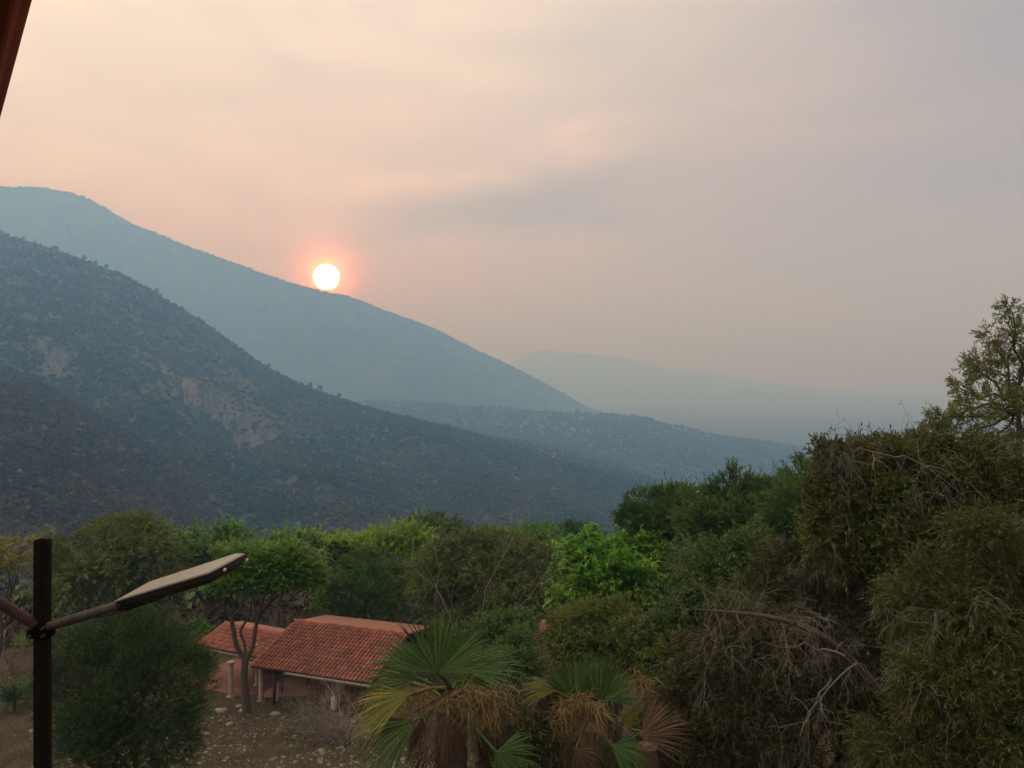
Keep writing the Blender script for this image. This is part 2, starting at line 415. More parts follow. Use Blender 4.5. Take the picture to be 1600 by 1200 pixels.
FF = [(-2200, 720, 1500), (0, 700, 1900), (600, 680, 2100), (915, 678, 2500), (1200, 690, 2700)]
far_mountain, s_far = hill('mountain', FR, FF, np.linspace(-2200, 1200, 300), 80, m_far, 90, 600, prof=1.05, ridge_amp=0.07, spur=120)
m_dist = land_mat('distant_hills', (0.03, 0.034, 0.026), (0.05, 0.05, 0.036), (0.09, 0.075, 0.055), 0.0015, 0.004, bmpd=3)
DR = [(500, 590, 8800), (760, 580, 8800), (795, 569, 8800), (820, 556, 8800), (840, 547, 8800), (850, 545, 8800), (872, 551, 8800), (900, 552, 8800), (930, 554, 8800), (965, 557, 8800), (992, 562, 8800), (1040, 576, 8800), (1070, 578, 8800), (1100, 581, 8800), (1165, 592, 8800), (1250, 603, 8800), (1400, 618, 8800), (1800, 628, 8800)]
DF = [(500, 625, 6600), (1800, 625, 6600)]
hill('mountain', DR, DF, np.linspace(500, 1800, 260), 60, m_dist, 60, 900, prof=1.0, ridge_amp=0.08, spur=60)
ER = [(1000, 614, 13500), (1150, 606, 13500), (1260, 602, 13500), (1340, 600, 13500), (1420, 598, 13500), (1500, 597, 13500), (1800, 588, 13200), (2600, 560, 11500)]
EF = [(1000, 616, 11000), (2600, 618, 8800)]
hill('mountain', ER, EF, np.linspace(1000, 2600, 160), 50, m_dist, 60, 900, prof=1.0, ridge_amp=0.08, spur=50)

# air thick with smoke
hz = MB(); hz.box((0, 11800, 445), (48400, 24400, 1780))
haze = hz.build('haze', None); haze['kind'] = 'stuff'
mh = bpy.data.materials.new('smoke_haze'); mh.use_nodes = True
mh.node_tree.nodes.clear()
vo = mh.node_tree.nodes.new('ShaderNodeVolumePrincipled'); mo = mh.node_tree.nodes.new('ShaderNodeOutputMaterial')
vo.inputs['Color'].default_value = (*HAZE_COLOR, 1); vo.inputs['Density'].default_value = HAZE_DENSITY
vo.inputs['Anisotropy'].default_value = HAZE_G
vo.inputs['Absorption Color'].default_value = (*HAZE_ABSORB, 1)
mh.node_tree.links.new(vo.outputs[0], mo.inputs['Volume'])
haze.data.materials.append(mh)

# the low sun itself, a glowing ball far outside the haze
def uv_sphere(mb, c, r, nu=32, nv=16, tint=0.5):
    th = np.linspace(0.001, math.pi - 0.001, nv + 1); ph = np.arange(nu) * 2 * math.pi / nu
    V = np.stack([np.sin(th)[:, None] * np.cos(ph), np.sin(th)[:, None] * np.sin(ph), np.cos(th)[:, None] * np.ones(nu)], -1).reshape(-1, 3)
    i = np.arange(nv)[:, None]; j = np.arange(nu)[None]
    q = np.stack([i * nu + j, (i + 1) * nu + j, (i + 1) * nu + (j + 1) % nu, i * nu + (j + 1) % nu], -1).reshape(-1, 4)
    return mb.add(V * np.asarray(r) + np.asarray(c), q, tint)
sb = MB(); uv_sphere(sb, (0, 0, 0), 36000 * math.tan(math.radians(SUN_R)), 48, 24)
sun = sb.build('sun', None, None, True); sun.location = Vector((0, 0, CZ)) + SUN * 36000
ms = bpy.data.materials.new('sun_glow'); ms.use_nodes = True; ms.node_tree.nodes.clear()
em = ms.node_tree.nodes.new('ShaderNodeEmission'); eo = ms.node_tree.nodes.new('ShaderNodeOutputMaterial')
em.inputs[0].default_value = (1.0, 0.9, 0.9, 1); em.inputs[1].default_value = SUN_EMIT
ms.node_tree.links.new(em.outputs[0], eo.inputs[0]); sun.data.materials.append(ms)
tag(sun, 'white blazing sun disc resting just above the mountain ridge', 'sun')

# a bare tan field on the valley floor, and a dirt track on the foot of the near hill
field_m = plain_mat('tan_field', (0.30, 0.22, 0.16), (0.24, 0.18, 0.13), 0.02, 0.95, 0.0)
def patch(name, pts, z_up, mat):
    P = np.array(pts); c = P.mean(0); n = len(P)
    mb = MB(); V = []
    for r in (0.0, 0.5, 1.0):
        V.append(c + (P - c) * r)
    V = np.concatenate(V); V[:, 2] = ground_z(V[:, 0], V[:, 1]) + z_up
    q = [[n * a + i, n * a + (i + 1) % n, n * (a + 1) + (i + 1) % n, n * (a + 1) + i] for a in (0, 1) for i in range(n)]
    mb.add(V, q); o = mb.build(name, mat); o['kind'] = 'structure'; return o
# ================================================================== TREE KIT
def rand_unit(rng, n):
    v = rng.normal(size=(n, 3)); return unit(v)
def leaf_quads(mb, pos, ld, L, W, rng, tint, side=None):
    n = len(pos)
    if side is None: side = rand_unit(rng, n)
    s = unit(np.cross(ld, side)); L = np.broadcast_to(L, (n,))[:, None]; W = np.broadcast_to(W, (n,))[:, None]
    v = np.stack([pos, pos + ld * L * 0.45 + s * W / 2, pos + ld * L, pos + ld * L * 0.45 - s * W / 2], 1)
    q = np.arange(n * 4).reshape(-1, 4)
    mb.add(v.reshape(-1, 3), q, tint)
def sprays(mb, tw, start, dirs, length, nleaf, L, W, droop, spread, rng, twig_w=0.0, base_tint=None, flat=0.0):
    """leafy shoots: many leaves along a drooping twig"""
    n = len(start); length = np.broadcast_to(length, (n,))
    t = (np.arange(nleaf) + 0.6) / nleaf
    tt = t[None, :, None]; ln = length[:, None, None]
    down = np.array([0, 0, -1.0])
    pos = start[:, None] + dirs[:, None] * ln * tt + down * droop * ln * tt ** 2
    tan = unit(dirs[:, None] + down * 2 * droop * tt)
    r = rand_unit(rng, n * nleaf).reshape(n, nleaf, 3)
    r[..., 2] *= (1 - flat)
    ld = unit(tan + r * spread + down * droop * 0.4)
    side = None
    if flat > 0:
        side = unit(r * (1 - flat) * 0.6 + np.array([0.01, 0, 1.0])); side = np.cross(ld, side).reshape(-1, 3)
        side = unit(np.cross(side, ld.reshape(-1, 3)))
    bt = rng.random(n) if base_tint is None else base_tint
    tint = np.clip(bt[:, None] * 0.75 + rng.random((n, nleaf)) * 0.35 - 0.05, 0, 0.92)
    dead = rng.random((n, nleaf)) < 0.02
    tint = np.where(dead, 0.97, tint)
    leaf_quads(mb, pos.reshape(-1, 3), ld.reshape(-1, 3), L * rng.uniform(0.7, 1.25, n * nleaf), W * rng.uniform(0.8, 1.2, n * nleaf), rng, tint.ravel(), side)
    if tw is not None and twig_w > 0:
        s = unit(np.cross(dirs, rand_unit(rng, n))) * twig_w / 2
        P = [start, start + dirs * length[:, None] * 0.5 + down * droop * length[:, None] * 0.25, start + dirs * length[:, None] + down * droop * length[:, None]]
        v = np.stack([P[0] - s, P[0] + s, P[1] + s * 0.7, P[1] - s * 0.7, P[2] + s * 0.2, P[2] - s * 0.2], 1)
        q = (np.array([[0, 1, 2, 3], [3, 2, 4, 5]])[None] + (np.arange(n) * 6)[:, None, None]).reshape(-1, 4)
        tw.add(v.reshape(-1, 3), q, 0.5)
def curve_pts(a, b, rng, k=6, wob=0.08, sag=0.0):
    a = np.asarray(a, float); b = np.asarray(b, float)
    t = np.linspace(0, 1, k)[:, None]; L = np.linalg.norm(b - a)
    p = a + (b - a) * t + rng.normal(size=(k, 3)) * wob * L * np.sin(t * math.pi) * 0.6
    p[:, 2] += sag * L * np.sin(t[:, 0] * math.pi)
    return p
def bare_twigs(mb, base, direc, length, rad, levels, rng, droop=0.15, kids=4, ang=0.7, n=3):
    """recursive bare branching"""
    st = [(np.asarray(base, float), unit(direc), length, rad, levels)]
    while st:
        p, d, L, r, lv = st.pop()
        k = 5; pts = [p]; dd = d.copy()
        for i in range(k - 1):
            dd = unit(dd + rng.normal(size=3) * 0.22 + np.array([0, 0, -droop * (0.4 if lv > 1 else 1)]) * 0.35)
            pts.append(pts[-1] + dd * L / (k - 1))
        pts = np.array(pts)
        mb.tube(pts, np.linspace(r, r * 0.45, k), n if r > 0.012 else 3, cap=False, tint=rng.random())
        if lv > 0:
            for c in range(rng.integers(kids - 1, kids + 2)):
                i = rng.integers(1, k); nd = unit(dd + rand_unit(rng, 1)[0] * ang * 1.3)
                st.append((pts[i], nd, L * rng.uniform(0.45, 0.75), max(r * 0.5, 0.0025), lv - 1))

bark = plain_mat('grey_brown_bark', (0.075, 0.058, 0.045), (0.035, 0.028, 0.022), 14, 0.9, 0.7, 0.03, stretch=(1, 1, 0.3))
bark_pale = plain_mat('pale_dead_wood', (0.15, 0.14, 0.12), (0.085, 0.075, 0.062), 18, 0.9, 0.5, 0.01, use_tint=0.3)
bark_brown = plain_mat('dry_brown_twigs', (0.16, 0.11, 0.08), (0.09, 0.062, 0.045), 10, 0.9, 0.4, 0.01, use_tint=0.4)

LM = {
 'juniper':  leaf_mat('dark_green_foliage', (0.022, 0.048, 0.013), (0.051, 0.108, 0.022), (0.110, 0.189, 0.034), 0.25, scale=0.5, old_at=0.985),
 'bush':     leaf_mat('bush_foliage', (0.020, 0.040, 0.013), (0.030, 0.059, 0.019), (0.055, 0.097, 0.030), 0.15, scale=1.2, old_at=0.985),
 'bright':   leaf_mat('bright_green_foliage', (0.045, 0.125, 0.014), (0.099, 0.267, 0.025), (0.257, 0.433, 0.049), 0.4, scale=0.7, old=(0.302, 0.150, 0.042), old_at=0.96),
 'umbrella': leaf_mat('fresh_green_foliage', (0.041, 0.104, 0.015), (0.085, 0.198, 0.023), (0.159, 0.293, 0.032), 0.35, scale=0.6, old_at=0.98),
 'lime':     leaf_mat('yellow_green_foliage', (0.076, 0.140, 0.011), (0.162, 0.281, 0.019), (0.274, 0.393, 0.029), 0.4, scale=0.5, old_at=0.97),
 'golden':   leaf_mat('golden_foliage', (0.091, 0.091, 0.015), (0.182, 0.174, 0.023), (0.286, 0.242, 0.032), 0.4, scale=0.8, old_at=0.95),
 'olive':    leaf_mat('olive_foliage', (0.041, 0.060, 0.015), (0.084, 0.119, 0.024), (0.148, 0.191, 0.036), 0.35, scale=0.5, old=(0.202, 0.127, 0.040), old_at=0.93),
 'dull':     leaf_mat('dull_green_foliage', (0.029, 0.057, 0.015), (0.057, 0.109, 0.024), (0.099, 0.163, 0.032), 0.3, scale=0.6, old=(0.154, 0.104, 0.034), old_at=0.95),
 'brown':    leaf_mat('brown_green_foliage', (0.035, 0.042, 0.013), (0.058, 0.073, 0.018), (0.092, 0.138, 0.026), 0.3, scale=0.8, old=(0.148, 0.098, 0.034), old_at=0.91),
 'shade':    leaf_mat('shaded_olive_foliage', (0.024, 0.026, 0.012), (0.042, 0.046, 0.018), (0.072, 0.080, 0.026), 0.25, scale=0.8, old=(0.13, 0.07, 0.04), old_at=0.92),  # olive leaf colour darkened to paint deep shade into the gaps
 'airy':     leaf_mat('airy_green_foliage', (0.056, 0.074, 0.020), (0.112, 0.146, 0.034), (0.182, 0.216, 0.048), 0.35, scale=1.5, old=(0.224, 0.131, 0.056), old_at=0.88),
}
# shoot shapes: (leaves, leaf length, leaf width, droop, spread, shoot length, flat)
ST = {
 'needle':  dict(nleaf=12, L=0.13, W=0.028, droop=0.05, spread=0.7, sl=0.34, flat=0.0),
 'drape':   dict(nleaf=14, L=0.13, W=0.034, droop=0.38, spread=0.9, sl=0.5, flat=0.0),
 'pinnate': dict(nleaf=14, L=0.20, W=0.075, droop=0.25, spread=1.1, sl=0.50, flat=0.55),
 'tiered':  dict(nleaf=14, L=0.15, W=0.07, droop=0.06, spread=1.2, sl=0.5, flat=0.75),
 'leafy':   dict(nleaf=12, L=0.16, W=0.06, droop=0.15, spread=1.0, sl=0.40, flat=0.0),
}
def make_tree(name, label, cat, base, blobs, style, mat, seed, n, trunk_r=0.15, group=None, scale=1.0, updir=0.3, fork=0.45,
              barkm=None, twig_w=0.0, limbs=True, shell=0.35, bare=0, crown_name='crown', sub=6, bare_len=1.0, leads=0.07, trunk_top=None, baremat=None):
    """blobs: (centre, (rx, ry, rz)) clumps of the crown; the trunk forks to every clump"""
    rng = np.random.default_rng(seed)
    base = np.asarray(base, float)
    root = empty(name, base, label, cat, group)
    C0 = np.array([b[0] for b in blobs], float); R = np.array([b[1] for b in blobs], float)
    w = np.array([r[0] * r[1] + r[0] * r[2] + r[1] * r[2] for r in R]); w = w / w.sum()
    wood = MB()
    top = C0.mean(0) * 1.0; top[2] = base[2] + (C0[:, 2].min() - base[2]) * fork + 0.0
    top[:2] = base[:2] + (top[:2] - base[:2]) * 0.5
    if trunk_top is not None: top = np.asarray(trunk_top, float)
    tp = curve_pts(base - np.array([0, 0, 0.4]), top, rng, 7, 0.05)
    wood.tube(tp, np.linspace(trunk_r * 1.25, trunk_r * 0.8, 7), 8)
    s = ST[style]
    leaves = MB(); tw = MB() if twig_w > 0 else None
    for bi in range(len(blobs)):
        c, r = C0[bi], R[bi]
        if limbs:
            lp = curve_pts(top, c - np.array([0, 0, r[2] * 0.3]), rng, 6, 0.10, 0.04)
            wood.tube(lp, np.linspace(trunk_r * 0.62, trunk_r * 0.22, 6), 6)
            for k in range(sub):
                e = c + rand_unit(rng, 1)[0] * r * 0.85
                if e[2] < c[2] - 0.6 * r[2]: e[2] = c[2]
                sp = curve_pts(lp[rng.integers(3, 6)], e, rng, 5, 0.12, 0.05)
                wood.tube(sp, np.linspace(trunk_r * 0.2, trunk_r * 0.05, 5), 4, cap=False)
        m = max(4, int(n * w[bi] * (0.82 if scale < 0.63 else 0.45)))
        # sub-clumps within each clump give a broken, uneven outline
        nsub = max(6, int(14 * max(0.7, r.max() / (0.9 * scale))))
        sd = rand_unit(rng, nsub); sd[:, 2] = np.abs(sd[:, 2]) * np.where(rng.random(nsub) < 0.7, 1, -0.8)
        sc = c + sd * r * rng.uniform(0.5, 1.08, (nsub, 1))
        srad = rng.uniform(0.16, 0.42, (nsub, 1))
        k = rng.integers(0, nsub, m)
        u = rand_unit(rng, m)
        rad = (shell + (1 - shell) * rng.random(m) ** 0.5)[:, None]
        p1 = sc[k] + u * rad * r * srad[k]
        p2 = c + u * r * rng.uniform(0.55, 1.0, (m, 1))
        p = np.where((rng.random(m) < 0.86)[:, None], p1, p2)
        d = unit(unit((p - c) / r) + u * 0.5 + np.array([0, 0, updir]) + rng.normal(size=(m, 3)) * 0.25)
        bt = np.clip(rng.random(nsub)[k] * 0.8 + rng.random(m) * 0.3 - 0.05, 0, 1)
        sl = s['sl'] * scale * rng.uniform(0.6, 1.3, m)
        lead = (rng.random(m) < leads) & (u[:, 2] > -0.2); sl = np.where(lead, sl * 2.0, sl); p = np.where(lead[:, None], p + u * r * 0.10, p); d = np.where(lead[:, None], unit(d + [0, 0, 0.7]), d)
        sprays(leaves, tw, p, d, sl, s['nleaf'], s['L'] * scale * (1.2 if scale < 0.63 else 1.25), s['W'] * scale * (0.75 if scale < 0.63 else 1.35), s['droop'], s['spread'], rng, twig_w, bt, s['flat'])
    wood.build('trunk', barkm or bark, root, True)
    leaves.build(crown_name, LM[mat] if isinstance(mat, str) else mat, root)
    if tw: tw.build('twigs', bark_brown, root)['kind'] = 'stuff'
    if bare:
        bb = MB()
        for k in range(bare):
            bi = rng.integers(0, len(blobs)); c, r = C0[bi], R[bi]
            u = rand_unit(rng, 1)[0]; u[1] = -abs(u[1]) - 0.2; u = unit(u)
            bare_twigs(bb, c + u * r * 0.6, unit(u + rng.normal(size=3) * 0.7 + [0, 0, 0.3]), bare_len * rng.uniform(0.6, 1.3), 0.009 * bare_len, 2, rng, 0.95)
        bb.build('dead_twigs', baremat or bark_pale, root)['kind'] = 'stuff'
    return root
def px_blob(px, py, d, rx, ry, depth=None):
    """a crown clump whose centre stands at distance d, half sizes in photo pixels"""
    c = at(px, py, d); a = rx / F * d; b = ry / F * d
    return (c, (a, depth if depth else (a + b) / 2 * 0.9, b))
def gbase(px, d, dz=0.0):
    x = (px - 800) / F * d
    return np.array([x, d, float(ground_z(np.array([x]), np.array([d]))[0]) + dz])
# ================================================================== HOUSE WITH TWO TILED ROOFS
terracotta = plain_mat('terracotta_tile', (0.25, 0.082, 0.054), (0.17, 0.058, 0.040), 0.8, 0.8, 0.2, 0.01, use_tint=0.28)
terracotta_flat = plain_mat('terracotta_slab', (0.20, 0.085, 0.060), (0.15, 0.062, 0.044), 1.5, 0.8, 0.2, 0.01)
roof_under = plain_mat('shade_toned_channels', (0.07, 0.026, 0.018), (0.045, 0.018, 0.013), 3, 0.9, 0.2, 0.01)  # slab colour darkened to paint in the shade between the tiles
stucco = plain_mat('cream_plaster', (0.30, 0.25, 0.20), (0.20, 0.165, 0.13), 3, 0.9, 0.3, 0.01)
white_paint = plain_mat('white_gutter', (0.45, 0.42, 0.39), (0.30, 0.28, 0.26), 5, 0.6, 0.1, 0.005)
brick_m = plain_mat('red_brick', (0.13, 0.05, 0.034), (0.08, 0.032, 0.022), 5, 0.9, 0.4, 0.01, use_tint=0.3)
patio_m = plain_mat('red_patio_floor', (0.155, 0.058, 0.037), (0.11, 0.042, 0.028), 1.2, 0.7, 0.1, 0.01)
dark_wood = plain_mat('dark_timber', (0.05, 0.032, 0.022), (0.03, 0.02, 0.014), 9, 0.8, 0.3, 0.01)
pale_wood = plain_mat('weathered_timber', (0.26, 0.20, 0.15), (0.16, 0.12, 0.09), 9, 0.85, 0.3, 0.01)
rock_m = plain_mat('limestone_rock', (0.20, 0.19, 0.175), (0.10, 0.095, 0.085), 2.5, 0.9, 0.7, 0.05, use_tint=0.25)

def roof_slope(parent, E, a, b, na, nb, wa, wb, rng, name='roof_tiles', mat=None):
    """rows of half-round tiles on a slope: E eave corner, a along the eave, b up the slope; wa, wb tile pitch"""
    nrm = unit(np.cross(a, b)); nrm = nrm if nrm[2] > 0 else -nrm
    if mat is None: mat = terracotta
    slab = MB(); A = a * na * wa; B = b * nb * wb
    for off, k in ((0.0, 1), (-0.09, -1)):
        c = [E, E + A, E + A + B, E + B]
        slab.add([p + nrm * off for p in c], [[0, 1, 2, 3]])
    c = [E, E + A, E + A + B, E + B]
    for i in range(4):
        p, q = c[i], c[(i + 1) % 4]
        slab.add([p, q, q - nrm * 0.09, p - nrm * 0.09], [[0, 1, 2, 3]])
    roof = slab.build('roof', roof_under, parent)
    mb = MB(); an = np.linspace(0, math.pi, 5)
    for j in range(nb):
        for i in range(na):
            o = E + a * (i + 0.5) * wa + b * j * wb + nrm * 0.004 + a * rng.normal() * 0.008
            r0, r1 = wa * 0.38, wa * 0.29
            lo = o + nrm * 0.045 - b * 0.04; hi = o + b * wb * 1.08 + nrm * 0.004
            P0 = np.array([lo + a * math.cos(t) * r0 + nrm * math.sin(t) * r0 * 0.75 for t in an])
            P1 = np.array([hi + a * math.cos(t) * r1 + nrm * math.sin(t) * r1 * 0.75 for t in an])
            P2 = P0 - nrm * 0.035
            mb.add(np.concatenate([P0, P1, P2]), [[k, k + 1, 6 + k, 5 + k] for k in range(4)] + [[10 + k, 11 + k, k + 1, k] for k in range(4)], rng.random())
    t = mb.build(name, mat, roof); t['kind'] = 'stuff'
    return roof, nrm
def cap_row(parent, p0, p1, rng, name='ridge_tiles', step=0.36, r=0.12):
    mb = MB(); L = np.linalg.norm(p1 - p0); d = (p1 - p0) / L; s = unit(np.cross(d, [0, 0, 1])); up = np.cross(s, d)
    an = np.linspace(-0.15, math.pi + 0.15, 6)
    for k in range(int(L / step)):
        a_, b_ = p0 + d * k * step + up * 0.02, p0 + d * (k + 1.1) * step
        P0 = np.array([a_ + s * math.cos(t) * r + up * math.sin(t) * r for t in an]); P1 = np.array([b_ + s * math.cos(t) * r * .85 + up * math.sin(t) * r * .85 for t in an])
        mb.add(np.concatenate([P0, P1]), [[k2, k2 + 1, 7 + k2, 6 + k2] for k2 in range(5)], rng.random())
    o = mb.build(name, terracotta, parent); o['kind'] = 'stuff'; return o
rngh = np.random.default_rng(5)
house = empty('tiled_roof_house', (-13, 50, 1.2), 'low open house with long red clay tiled roof behind the fan palm', 'house')
# main roof
E1 = at(391, 1041, 46.0)
ea = unit(np.array([7.9, -2.75, 0])); u = np.array([-ea[1], ea[0], 0])
pit = math.radians(16.8); eb = u * math.cos(pit) + np.array([0, 0, math.sin(pit)])
NA, NB, WA, WB = 32, 13, 0.25, 0.36
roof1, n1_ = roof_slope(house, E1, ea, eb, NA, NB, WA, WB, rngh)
R1 = E1 + eb * NB * WB; R2 = R1 + ea * NA * WA
# far slope, shallower, laid with plain slabs
pb = math.radians(9); fb = u * math.cos(pb) - np.array([0, 0, math.sin(pb)])
fs = MB(); f1, f2 = R1 + ea * 0.1, R2
for off in (0.03, -0.07):
    fs.add([f1 + [0, 0, off], f2 + [0, 0, off], f2 + fb * 3.4 + [0, 0, off], f1 + fb * 3.4 + [0, 0, off]], [[0, 1, 2, 3]])
fs.add([f1 + [0, 0, .03], f1 + fb * 3.4 + [0, 0, .03], f1 + fb * 3.4 + [0, 0, -.07], f1 + [0, 0, -.07]], [[0, 1, 2, 3]])
fs.build('back_roof', terracotta_flat, house)
cap_row(roof1, R1 - ea * 0.05 + [0, 0, 0.03], R2 + [0, 0, 0.03], rngh)
cap_row(roof1, E1 + ea * 0.02 + n1_ * 0.05, R1 + ea * 0.02 + n1_ * 0.05, rngh, 'verge_tiles', r=0.09)
# gutter along the right part of the eave
gt = MB(); g0 = E1 + ea * 2.4 - u * 0.10 - [0, 0, 0.08]; g1 = E1 + ea * 8.0 - u * 0.10 - [0, 0, 0.14]
gd = g1 - g0; sgn = u * 0.07
prof = [(-1, 0.5), (-1, -0.6), (1, -0.6), (1, 0.5)]
V = [p + sgn * q[0] + np.array([0, 0, 0.09 * q[1]]) for p in (g0, g1) for q in prof]
gt.add(V, [[0, 1, 5, 4], [1, 2, 6, 5], [2, 3, 7, 6], [0, 1, 2, 3], [4, 5, 6, 7]])
gt.build('gutter', white_paint, house)
# porch roof on the left
pe = np.array([math.cos(math.radians(-27)), math.sin(math.radians(-27)), 0]); pu = np.array([-pe[1], pe[0], 0])
E2 = at(306, 1007, 50.4); pp = math.radians(17.5); pb2 = pu * math.cos(pp) + np.array([0, 0, math.sin(pp)])
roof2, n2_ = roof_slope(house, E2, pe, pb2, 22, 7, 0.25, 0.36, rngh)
Q1 = E2 + pb2 * 7 * 0.36; Q2 = Q1 + pe * 22 * 0.25
cap_row(roof2, Q1, Q2, rngh, r=0.10)
bs = MB(); bs.add([Q1, Q2, Q2 + pu * 1.5 - [0, 0, .3], Q1 + pu * 1.5 - [0, 0, .3]], [[0, 1, 2, 3]]); bs.build('back_roof', terracotta_flat, house)
b2 = MB(); c_ = (E2 + E2 + pe * 5.4) / 2 + pu * 0.12 - np.array([0, 0, 0.19])
rot2 = np.array([pe, pu, [0, 0, 1]])
b2.box(c_, (5.3, 0.16, 0.18), rot2); b2.build('beam', pale_wood, house)
rot1 = np.array([ea, u, [0, 0, 1]])
b1 = MB(); b1.box(E1 + ea * 4.6 + u * 0.35 - [0, 0, 0.12], (8.8, 0.16, 0.18), rot1); b1.build('beam', dark_wood, house)
# columns
fl = 1.12
def column(x, y, top, r=0.15, mat=None):
    mb = MB(); mb.tube([(x, y, fl - 0.4), (x, y, fl + 0.9), (x, y, top)], [r * 1.04, r, r * 0.95], 14)
    mb.box((x, y, top + 0.04), (r * 2.6, r * 2.6, 0.09), rot1)
    mb.box((x, y, fl + 0.06), (r * 2.7, r * 2.7, 0.14), rot1)
    return mb.build('column', mat or stucco, house)
def house_pt(px, py, z):      # where the sight line through a photo point meets height z
    d = (CZ - z) * F / (py - 600); return np.array([(px - 800) / F * d, d, z])
pA = house_pt(361, 1090, fl); pB = house_pt(408, 1098, fl)
column(pA[0], pA[1], E2[2] - 0.15); column(pB[0], pB[1], E1[2] - 0.1)
pC = E2 + pe * 0.5 + pu * 0.25; column(pC[0], pC[1], E2[2] - 0.25, 0.13)
pD = pB + u * 4.4; column(pD[0], pD[1], E1[2] + 0.5, 0.15)
pE = pA + pu * 2.1; column(pE[0], pE[1], E2[2] + 0.3, 0.12)
pF = E1 + ea * 1.3 + u * 0.5
mb = MB(); mb.box((pF[0], pF[1], (fl + E1[2]) / 2), (0.13, 0.13, E1[2] - fl), rot1); mb.build('post', dark_wood, house)
pG = E1 + ea * 0.35 + u * 2.6
mb = MB(); mb.box((pG[0], pG[1], (fl + E1[2]) / 2 + .3), (0.13, 0.13, E1[2] - fl + .6), rot1); mb.build('post', dark_wood, house)
# patio floor
mb = MB(); pc = E1 + ea * 4.2 + u * 2.6; mb.box((pc[0], pc[1], fl - 0.10), (9.6, 6.6, 0.3), rot1); mb.build('patio_floor', patio_m, house)
mb = MB(); pc = E2 + pe * 2.3 + pu * 1.6; mb.box((pc[0], pc[1], fl - 0.13), (6.0, 4.6, 0.28), rot2); mb.build('patio_floor', patio_m, house)
# red painted back wall of the porch and the brick room under the long roof
mb = MB(); pc = E2 + pe * 3.9 + pu * 3.5; mb.box((pc[0], pc[1], fl + 0.55), (4.6, 0.16, 1.2), rot2); mb.build('low_wall', patio_m, house)
ws = E1 + ea * 3.2 + u * 1.0
def wall_bricks(o, d, L, H, skip=None):
    """running-bond wall: every brick its own block with recessed joints"""
    core = MB(); core.box(o + d * L / 2 + np.array([0, 0, H / 2]), (L, 0.16, H), np.array([d, [-d[1], d[0], 0], [0, 0, 1]]))
    w = core.build('wall', brick_m, house)
    mb = MB(); R_ = np.array([d, [-d[1], d[0], 0], [0, 0, 1]])
    for r in range(int(H / 0.085)):
        for k in range(int(L / 0.27)):
            mb.box(o + d * (k * 0.27 + 0.14 + 0.13 * (r % 2)) + np.array([0, 0, r * 0.085 + 0.04]), (0.25, 0.19 + 0.006 * rngh.normal(), 0.07), R_, rngh.random())
    q = mb.build('bricks', brick_m, w); q['kind'] = 'stuff'
wall_bricks(np.array([ws[0], ws[1], fl]), ea, 5.4, 2.25)
wall_bricks(np.array([ws[0], ws[1], fl]) + u * 0.2, u, 3.0, 2.4)
# lattice screen
lt = MB(); lo = E1 + ea * 1.55 + u * 0.7; lo[2] = fl + 1.15
for k in range(-6, 13):
    for sgn_ in (1, -1):
        p, q = [], []
        x0 = k * 0.2; xs = np.array([x0, x0 + sgn_ * 0.85]); 
        lo_, hi_ = (0, 1)
        pts = []
        for t in np.linspace(0, 1, 9):
            xx = xs[0] + (xs[1] - xs[0]) * t
            if 0 <= xx <= 1.7: pts.append(lo + ea * xx + u * 0.012 * sgn_ + np.array([0, 0, t * 0.85]))
        if len(pts) >= 2: lt.tube([pts[0], pts[-1]], 0.016, 4)
lt.build('lattice', pale_wood, house)['kind'] = 'stuff'
# shade cloth / small lean-to roof under the eave
mb = MB(); lz = E1 + ea * 2.0 + u * 1.6; mb.box((lz[0], lz[1], fl + 2.02), (1.7, 1.2, 0.06), rot1); mb.build('inner_roof', patio_m, house)

def rock(name, loc, size, seed, label=None, cat=None, group=None, mat=None, mb_only=False):
    rg = np.random.default_rng(seed); mb = MB()
    uv_sphere(mb, (0, 0, 0), 1.0, 10, 6)
    v = mb.v[0]; k = 1 + 0.28 * fbm(v[:, 0] * 3 + seed * 7.7, v[:, 1] * 3 + v[:, 2] * 2.3, 1.6, 3); v = v * k[:, None] * np.asarray(size); v[:, 2] = np.maximum(v[:, 2], -0.4 * size[2])
    mb.v[0] = v + np.asarray(loc); mb.t[0] = np.full(len(mb.q[0]), rg.random())
    o = mb.build(name, mat or rock_m, None, False); c = np.asarray(loc, float)
    o.data.transform(__import__('mathutils').Matrix.Translation(-Vector(c))); o.location = c
    return tag(o, label, cat, group)
for i, (px, py, sx, lab) in enumerate([(346, 1101, 0.42, 'largest pale boulder left of the twin-trunk tree by the porch'), (382, 1102, 0.36, 'flat whitish rock lying right at the foot of the twin-trunk tree'),
        (374, 1093, 0.22, 'small whitish rock leaning against the twin tree trunk'), (430, 1108, 0.30, 'dull grey rock in front of the round column'),
        (8, 1093, 0.30, 'flat white stone at the left edge of the stony slope')]):
    d = 45.5 - (py - 1093) * 0.12; b = gbase(px, d)
    rock('rock', b + [0, 0, 0.05], (sx, sx * 0.7, sx * 0.42), 20 + i, lab, 'rock')
